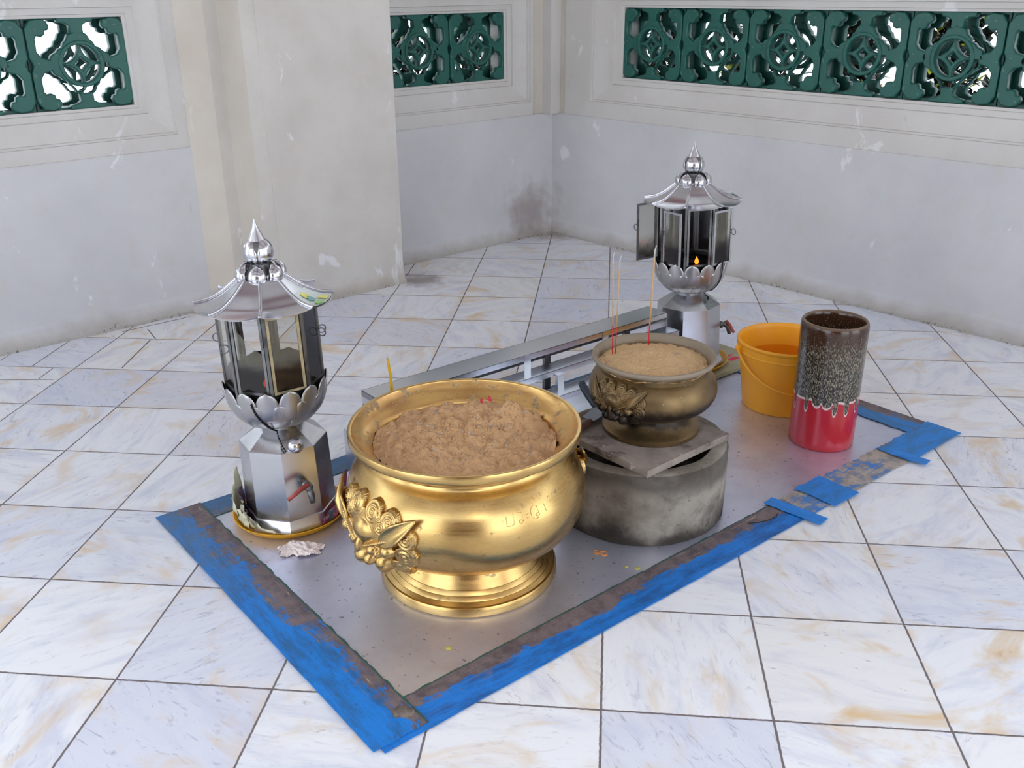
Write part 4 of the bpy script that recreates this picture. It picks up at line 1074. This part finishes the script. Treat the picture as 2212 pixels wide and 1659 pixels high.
o = obj('tissue', bm, MAT['tissue'], None, False, (-0.915, 0.607, PZ+0.0002)); o.rotation_euler = (0, 0, 0.1); tag(o, 'crumpled whitish tissue lying in front of the yellow dish of the left lantern', 'tissue')

# ------------------------------------------------------------------ stepped candle rack
rk = empty('candle_rack', SD(0.9, 1.25, PZ)); tag(rk, 'long stepped stainless steel candle rack between the two lanterns', 'rack')
def rackpart(name, boxes, mat=None, bev=0.0012):
    bm = bmesh.new()
    for (s0, s1, d0, d1, z0, z1) in boxes:
        box(bm, s0, s1, d0, d1, z0, z1)
    o = obj(name, bm, mat or MAT['rack']); o.parent = rk
    o.matrix_world = MP
    o.matrix_parent_inverse = Matrix.Identity(4)
    o.matrix_basis = rk.matrix_world.inverted() @ MP if False else (Matrix.Translation(SD(0.9, 1.25, PZ)).inverted() @ MP)
    return o
S1 = 1.652
tiers = [(0.222, 1.308, 1.420, 0.300), (0.222, 1.236, 1.308, 0.240), (0.142, 1.144, 1.224, 0.180), (0.142, 1.082, 1.150, 0.120)]
for (s0, d0, d1, h) in tiers:
    rackpart('shelf', [(s0, S1, d0, d1, h-0.002, h), (s0, S1, d0, d0+0.002, h-0.022, h), (s0, S1, d1-0.002, d1, h-0.016, h), (s0, s0+0.002, d0, d1, h-0.022, h), (S1-0.002, S1, d0, d1, h-0.022, h)])
for s in (0.45, 0.86, 1.27): rackpart('post', [(s, s+0.032, 1.306, 1.309, 0.238, 0.300)])
for s in (0.62, 0.955, 1.36): rackpart('post', [(s, s+0.032, 1.222, 1.237, 0.178, 0.222)])
rackpart('riser', [(0.142, S1, 1.147, 1.150, 0.118, 0.160)]); rackpart('riser', [(0.142, S1, 1.082, 1.085, PZ+0.001, 0.100)])
rackpart('gap_dark_bar', [(0.222, S1, 1.41, 1.416, 0.215, 0.250)], MAT['soot'])  # dark bar added so the gap under the top shelf reads dark
for s in (0.62, 1.05, 1.5): rackpart('rear_leg', [(s, s+0.03, 1.405, 1.42, PZ, 0.29)], MAT['soot'])
rackpart('end_panel', [(0.222, 0.224, 1.308, 1.42, PZ, 0.30), (0.222, 0.224, 1.236, 1.31, PZ, 0.24)]); rackpart('end_panel', [(0.142, 0.144, 1.144, 1.42, PZ, 0.18), (0.142, 0.144, 1.082, 1.146, PZ, 0.12)])
rackpart('end_panel', [(S1-0.002, S1, 1.308, 1.42, PZ, 0.30), (S1-0.002, S1, 1.236, 1.31, PZ, 0.24), (S1-0.002, S1, 1.144, 1.238, PZ, 0.18), (S1-0.002, S1, 1.082, 1.146, PZ, 0.12)])
# yellow candle stuck on the top shelf
cb = SD(0.302, 1.352, 0.300)
cd = empty('candle', cb); tag(cd, 'thin yellow wax candle standing on the left end of the steel rack', 'candle')
bm = bmesh.new(); tube(bm, [(0,0,0),(0.0,0,0.03),(-0.001,0,0.06),(-0.006,0,0.100),(-0.0065,0,0.114)], 0.005, 12, True, [0.0062,0.0058,0.0055,0.005,0.0042]); obj('wax_body', bm, MAT['wax'], cd, True)
bm = bmesh.new(); tube(bm, [(-0.0065,0,0.112),(-0.006,0,0.119)], 0.001, 5); obj('wick', bm, MAT['black'], cd)

# ------------------------------------------------------------------ tools by the slab
tr = empty('trowel', (-0.064, 1.000, PZ+0.2655)); tr.rotation_euler = (0, rad(-1.5), rad(61)); tag(tr, 'old trowel with brown wooden handle lying on the slab beside the bronze censer', 'trowel')
bm = bmesh.new(); tube(bm, [(-0.11,0,0.012),(-0.09,0,0.013),(-0.04,0,0.012),(0.0,0,0.011),(0.018,0,0.011)], 0.012, 12, True, [0.009,0.0135,0.012,0.0135,0.010]); obj('handle', bm, MAT['wood'], tr, True)
bm = bmesh.new(); poly_prism(bm, [(0.016,-0.008),(0.03,-0.014),(0.10,-0.016),(0.108,0.040),(0.03,0.036),(0.016,0.008)], 0.012, 0.0145); obj('blade', bm, MAT['iron'], tr)
PE = Vector((-0.103, 1.512, 0.212)); PT = Vector((0.044, 1.280, 0.058)); pd = PT-PE
pk = empty('scraper', PE); tag(pk, 'dark rubber-handled scraper leaning on the rack behind the bronze censer', 'tool')
bm = bmesh.new(); tube(bm, [pd*t for t in (0.0, 0.02, 0.10, 0.22, 0.34, 0.42)], 0.012, 14, True, [0.007,0.0125,0.0155,0.0145,0.0115,0.009]); torus(bm, pd*0.06+Vector((0.002,-0.004,0.0145)), 0.0062, 0.0026, (0.2,-0.2,1), 16, 6); obj('handle', bm, MAT['rubber'], pk, True)
bm = bmesh.new(); sdv = pd.cross(Vector((0,0,1))).normalized(); upv = sdv.cross(pd).normalized()
vs = []
for t, w in ((0.40, 0.007), (0.62, 0.010), (1.0, 0.030)):
    for sw, su in ((-1,-1),(1,-1),(1,1),(-1,1)): vs.append(bm.verts.new(pd*t + sdv*(w*sw) + upv*(0.0013*su)))
for k in (0, 4):
    for i in range(4): bm.faces.new((vs[k+i], vs[k+(i+1)%4], vs[k+4+(i+1)%4], vs[k+4+i]))
bm.faces.new(vs[0:4][::-1]); bm.faces.new(vs[8:12]); obj('blade', bm, MAT['iron'], pk)

# ------------------------------------------------------------------ bucket, vase
BX, BY = 0.705, 1.860
bk = empty('bucket', (BX, BY, PZ)); tag(bk, 'yellow plastic bucket with handle behind the brown and red vase', 'bucket')
bm = bmesh.new(); lathe(bm, [(0,.004),(.146,.004),(.150,.0),(.154,.002),(.155,.008),(.186,.235),(.187,.238),(.187,.262),(.191,.264),(.1955,.268),(.1965,.274),(.193,.2785),(.187,.279),(.183,.275),(.180,.262),(.150,.012),(0,.010)], 96); obj('body', bm, MAT['yellow'], bk, True, None, 45)
bm = bmesh.new(); lathe(bm, [(.186,.230),(.1885,.231),(.1885,.236),(.186,.238)], 96); obj('rib', bm, MAT['yellow'], bk, True)
hv = math.atan2(CAM.y-BY, CAM.x-BX); ha = rad(190)
hx = Vector((math.cos(ha), math.sin(ha), 0)); hn = Vector((-math.sin(ha), math.cos(ha), 0))
pts = []
for i in range(41):
    t = PI*i/40; x = 0.199*math.cos(t); dn = math.sin(t)
    pts.append(hx*x + hn*(0.197*dn) + Vector((0,0,0.246-0.132*dn)))
bm = bmesh.new(); tube(bm, pts, 0.0048, 8)
for e in (pts[0], pts[-1]): sphere(bm, e, 0.012, n=12)
obj('handle', bm, MAT['yellow'], bk, True)
for s in (1, -1):
    bm = bmesh.new(); Mx = Matrix.Translation(hx*s*0.190+Vector((0,0,0.236))) @ Matrix.Rotation(ha, 4, 'Z')
    vs = [Mx @ Vector(c) for c in ((-0.006,-0.03,0.03),(-0.006,0.03,0.03),(0.006,0.03,0.03),(0.006,-0.03,0.03),(-0.006,-0.006,-0.012),(-0.006,0.006,-0.012),(0.006,0.006,-0.012),(0.006,-0.006,-0.012))]
    v = [bm.verts.new(c) for c in vs]
    for q in ((0,1,2,3),(7,6,5,4),(0,4,5,1),(1,5,6,2),(2,6,7,3),(3,7,4,0)): bm.faces.new([v[i] for i in q])
    obj('lug', bm, MAT['yellow'], bk)
bm = bmesh.new(); lathe(bm, [(0,.19),(.1703,.19)], 64); o = obj('water', bm, MAT['water'], None, True, (BX, BY, PZ)); tag(o, 'still water standing inside the yellow bucket', 'water', None, 'stuff')
VX, VY = 0.799, 1.526
bm = bmesh.new(); lathe(bm, [(0,.006),(.104,.006),(.106,.0),(.112,.0),(.1158,.004),(.1165,.03),(.1165,.20),(.1170,.32),(.1180,.440),(.1178,.456),(.1160,.467),(.1115,.4735),(.1065,.4735),(.1025,.468),(.1005,.456),(.0995,.40),(.098,.02),(0,.014)], 128)
o = obj('vase', bm, mat_vase(math.atan2(CAM.y-VY, CAM.x-VX)), None, True, (VX, VY, PZ)); tag(o, 'tall cylindrical ceramic vase with speckled brown glaze dripping over red', 'vase')

# ------------------------------------------------------------------ small litter
bm = bmesh.new(); torus(bm, (0.0, 0, 0.0016), 0.010, 0.0013, (0,0.1,1), 24, 6); torus(bm, (0.021, -0.006, 0.0016), 0.011, 0.0013, (0.1,0,1), 24, 6)
o = obj('rubber_band', bm, MAT['orange'], None, True, (-0.022, 0.676, PZ)); tag(o, 'twisted orange rubber band lying in front of the concrete ring', 'rubber band')
bm = bmesh.new(); tube(bm, [SD(x, y, 0.0085) for x, y in ((0.94,0.300),(0.97,0.282),(1.0,0.272),(1.04,0.268),(1.06,0.278))], 0.0012, 6); o = obj('wire', bm, MAT['black']); tag(o, 'thin dark wire stuck on the blue tape in front of the concrete ring', 'wire')
for i, (x, y, r, lb) in enumerate(((-0.395,0.190,0.0085,'yellow green wax drip on the sheet in front of the golden censer'), (0.098,0.600,0.009,'larger yellow green wax drip on the sheet by the front tape'), (0.066,0.605,0.006,'smaller pale wax drip on the sheet by the front tape'))):
    bm = bmesh.new(); lathe(bm, [(0,.0016),(r*0.6,.0014),(r,.0)], 18); o = obj('wax_drip', bm, MAT['waxspot'], None, True, (x, y, PZ+0.0001)); tag(o, lb, 'wax drip', 'wax drips on the steel sheet')
# hole / dead lump of tape at the front corner
bm = bmesh.new(); sphere(bm, (0,0,0.004), 0.022, 1.3, 0.8, 0.45, 14)
for v in bm.verts: v.co *= 1+0.35*mnoise.noise(v.co*90)
o = obj('tape_lump', bm, simple('grey_tape_lump', srgb(112,100,92), 0.8, 0, 0.3, 60), None, True, SD(-0.372, 0.285, 0.005)); tag(o, 'torn grey lump of tape at the front corner of the sheet', 'tape')

# ------------------------------------------------------------------ dense dark shrubs, added outside to darken the lattice openings
def shrub(M, s, d, h, w, label, nleaf=1500):
    bm = bmesh.new(); rng = random.Random(int(s*100))
    c = M @ Vector((s, d, -0.45))
    for i in range(nleaf):
        t = rng.random()**0.8; a = rng.uniform(0, 2*PI); r = w*math.sqrt(rng.random())*(0.55+0.45*math.sin(PI*min(1, t+0.2)))
        p = Vector((r*math.cos(a), r*math.sin(a), 0.25+(h-0.25)*t)); M_ = Matrix.Translation(p) @ Matrix.Rotation(rng.uniform(0, 2*PI), 4, 'Z') @ Matrix.Rotation(rng.uniform(-1.2, 1.2), 4, 'X')
        l, ww = rng.uniform(0.07, 0.13), rng.uniform(0.022, 0.040)
        vs = [bm.verts.new(M_ @ Vector(q)) for q in ((0,0,0),(ww,l*0.4,0.008),(0,l,0),(-ww,l*0.4,0.008))]; f = bm.faces.new(vs)
        if rng.random() < 0.05: f.material_index = 1  # lit look of a few leaves put into their yellow-green
    root = empty('shrub', c); obj('foliage', bm, [MAT['darkleaf'], MAT['leaf']], root)
    bm = bmesh.new(); tube(bm, [(0,0,0),(0.02,0,h*0.5),(0,0.02,h*0.9)], 0.012, 6, True, [0.016,0.011,0.004]); obj('stem', bm, MAT['wood'], root)
    tag(root, label, 'shrub', 'shrubs added to darken the lattice windows')
for s_, lb in ((0.15, 'dark leafy shrub added to darken the right window lattice beside the corner'), (0.85, 'dark leafy shrub added to darken the second right window block from the corner'), (1.5, 'dark leafy shrub added to darken the third right window block from the corner'), (2.15, 'dark leafy shrub added to darken the fourth right window block from the corner'), (2.85, 'dark leafy shrub added to darken the right end of the long right window')):
    shrub(MR, s_, -1.05, 2.05, 0.29, lb)
shrub(ML, 0.62, -1.0, 2.05, 0.30, 'dark leafy shrub added to darken the small middle window beside the pillar'); shrub(ML, -0.15, -1.15, 2.05, 0.30, 'dark leafy shrub added to darken the corner end of the small middle window')

# ------------------------------------------------------------------ unseen pavilion roof, columns and wall, guessed to give the metal reflections
bm = bmesh.new(); box(bm, -5.2, 5.2, -3.4, 6.4, 3.4, 3.5); struct('ceiling', bm, simple('painted_ceiling', srgb(230, 226, 222), 0.7, 0, 0.04, 2))
k = 5  # unseen beams, added to streak the metal reflections
for y in (-1.6, 0.35, 2.3, 4.3):
    bm = bmesh.new(); box(bm, -5.2, 5.2, y-0.11, y+0.11, 3.2, 3.4); struct('trim_%d' % k, bm, MAT['beam']); k += 1
for x in (-2.9, -0.6, 1.7):
    bm = bmesh.new(); box(bm, x-0.09, x+0.09, -3.4, 6.4, 3.24, 3.4); struct('trim_%d' % k, bm, MAT['beam']); k += 1
for nm, x, y in (('wall_column_left', -3.4, -1.2), ('wall_column_right', 3.3, -1.4)):
    bm = bmesh.new(); box(bm, x-0.24, x+0.24, y-0.24, y+0.24, 0, 3.4); box(bm, x-0.3, x+0.3, y-0.3, y+0.3, 0, 0.25); struct(nm, bm, MAT['pillar'])

bm = bmesh.new(); box(bm, -1.7, 1.9, -4.6, -4.3, 0, 3.4); struct('wall_front_added', bm, simple('dark_reflected_wall', srgb(110, 76, 58), 0.6, 0, 0.15, 3))  # unseen dark wall, added to darken the middle of the brass reflections

# ------------------------------------------------------------------ light
w = bpy.data.worlds.new('sky'); scene.world = w; w.use_nodes = True
nt = w.node_tree; nt.nodes.clear()
out = nt.nodes.new('ShaderNodeOutputWorld'); bg = nt.nodes.new('ShaderNodeBackground'); nt.links.new(bg.outputs[0], out.inputs[0])
tc = nt.nodes.new('ShaderNodeTexCoord'); sp = nt.nodes.new('ShaderNodeSeparateXYZ'); nt.links.new(tc.outputs['Generated'], sp.inputs[0])
cr = nt.nodes.new('ShaderNodeValToRGB'); nt.links.new(sp.outputs[2], cr.inputs[0])
cr.color_ramp.elements[0].position = 0.0; cr.color_ramp.elements[0].color = (0.92, 0.96, 1.0, 1)
cr.color_ramp.elements[1].position = 0.7; cr.color_ramp.elements[1].color = (0.70, 0.83, 1.0, 1)
nt.links.new(cr.outputs[0], bg.inputs[0]); bg.inputs[1].default_value = 2.2
sun = bpy.data.lights.new('sun', 'SUN'); sun.energy = 1.5; sun.angle = rad(25); sun.color = (1, 0.95, 0.88)
so = bpy.data.objects.new('sun', sun); link(so); so.rotation_euler = (rad(38), rad(22), 0)

scene.view_settings.view_transform = 'Standard'; scene.view_settings.look = 'None'
scene.view_settings.gamma = 1.0; scene.view_settings.use_curve_mapping = False
scene.view_settings.exposure = 0.62
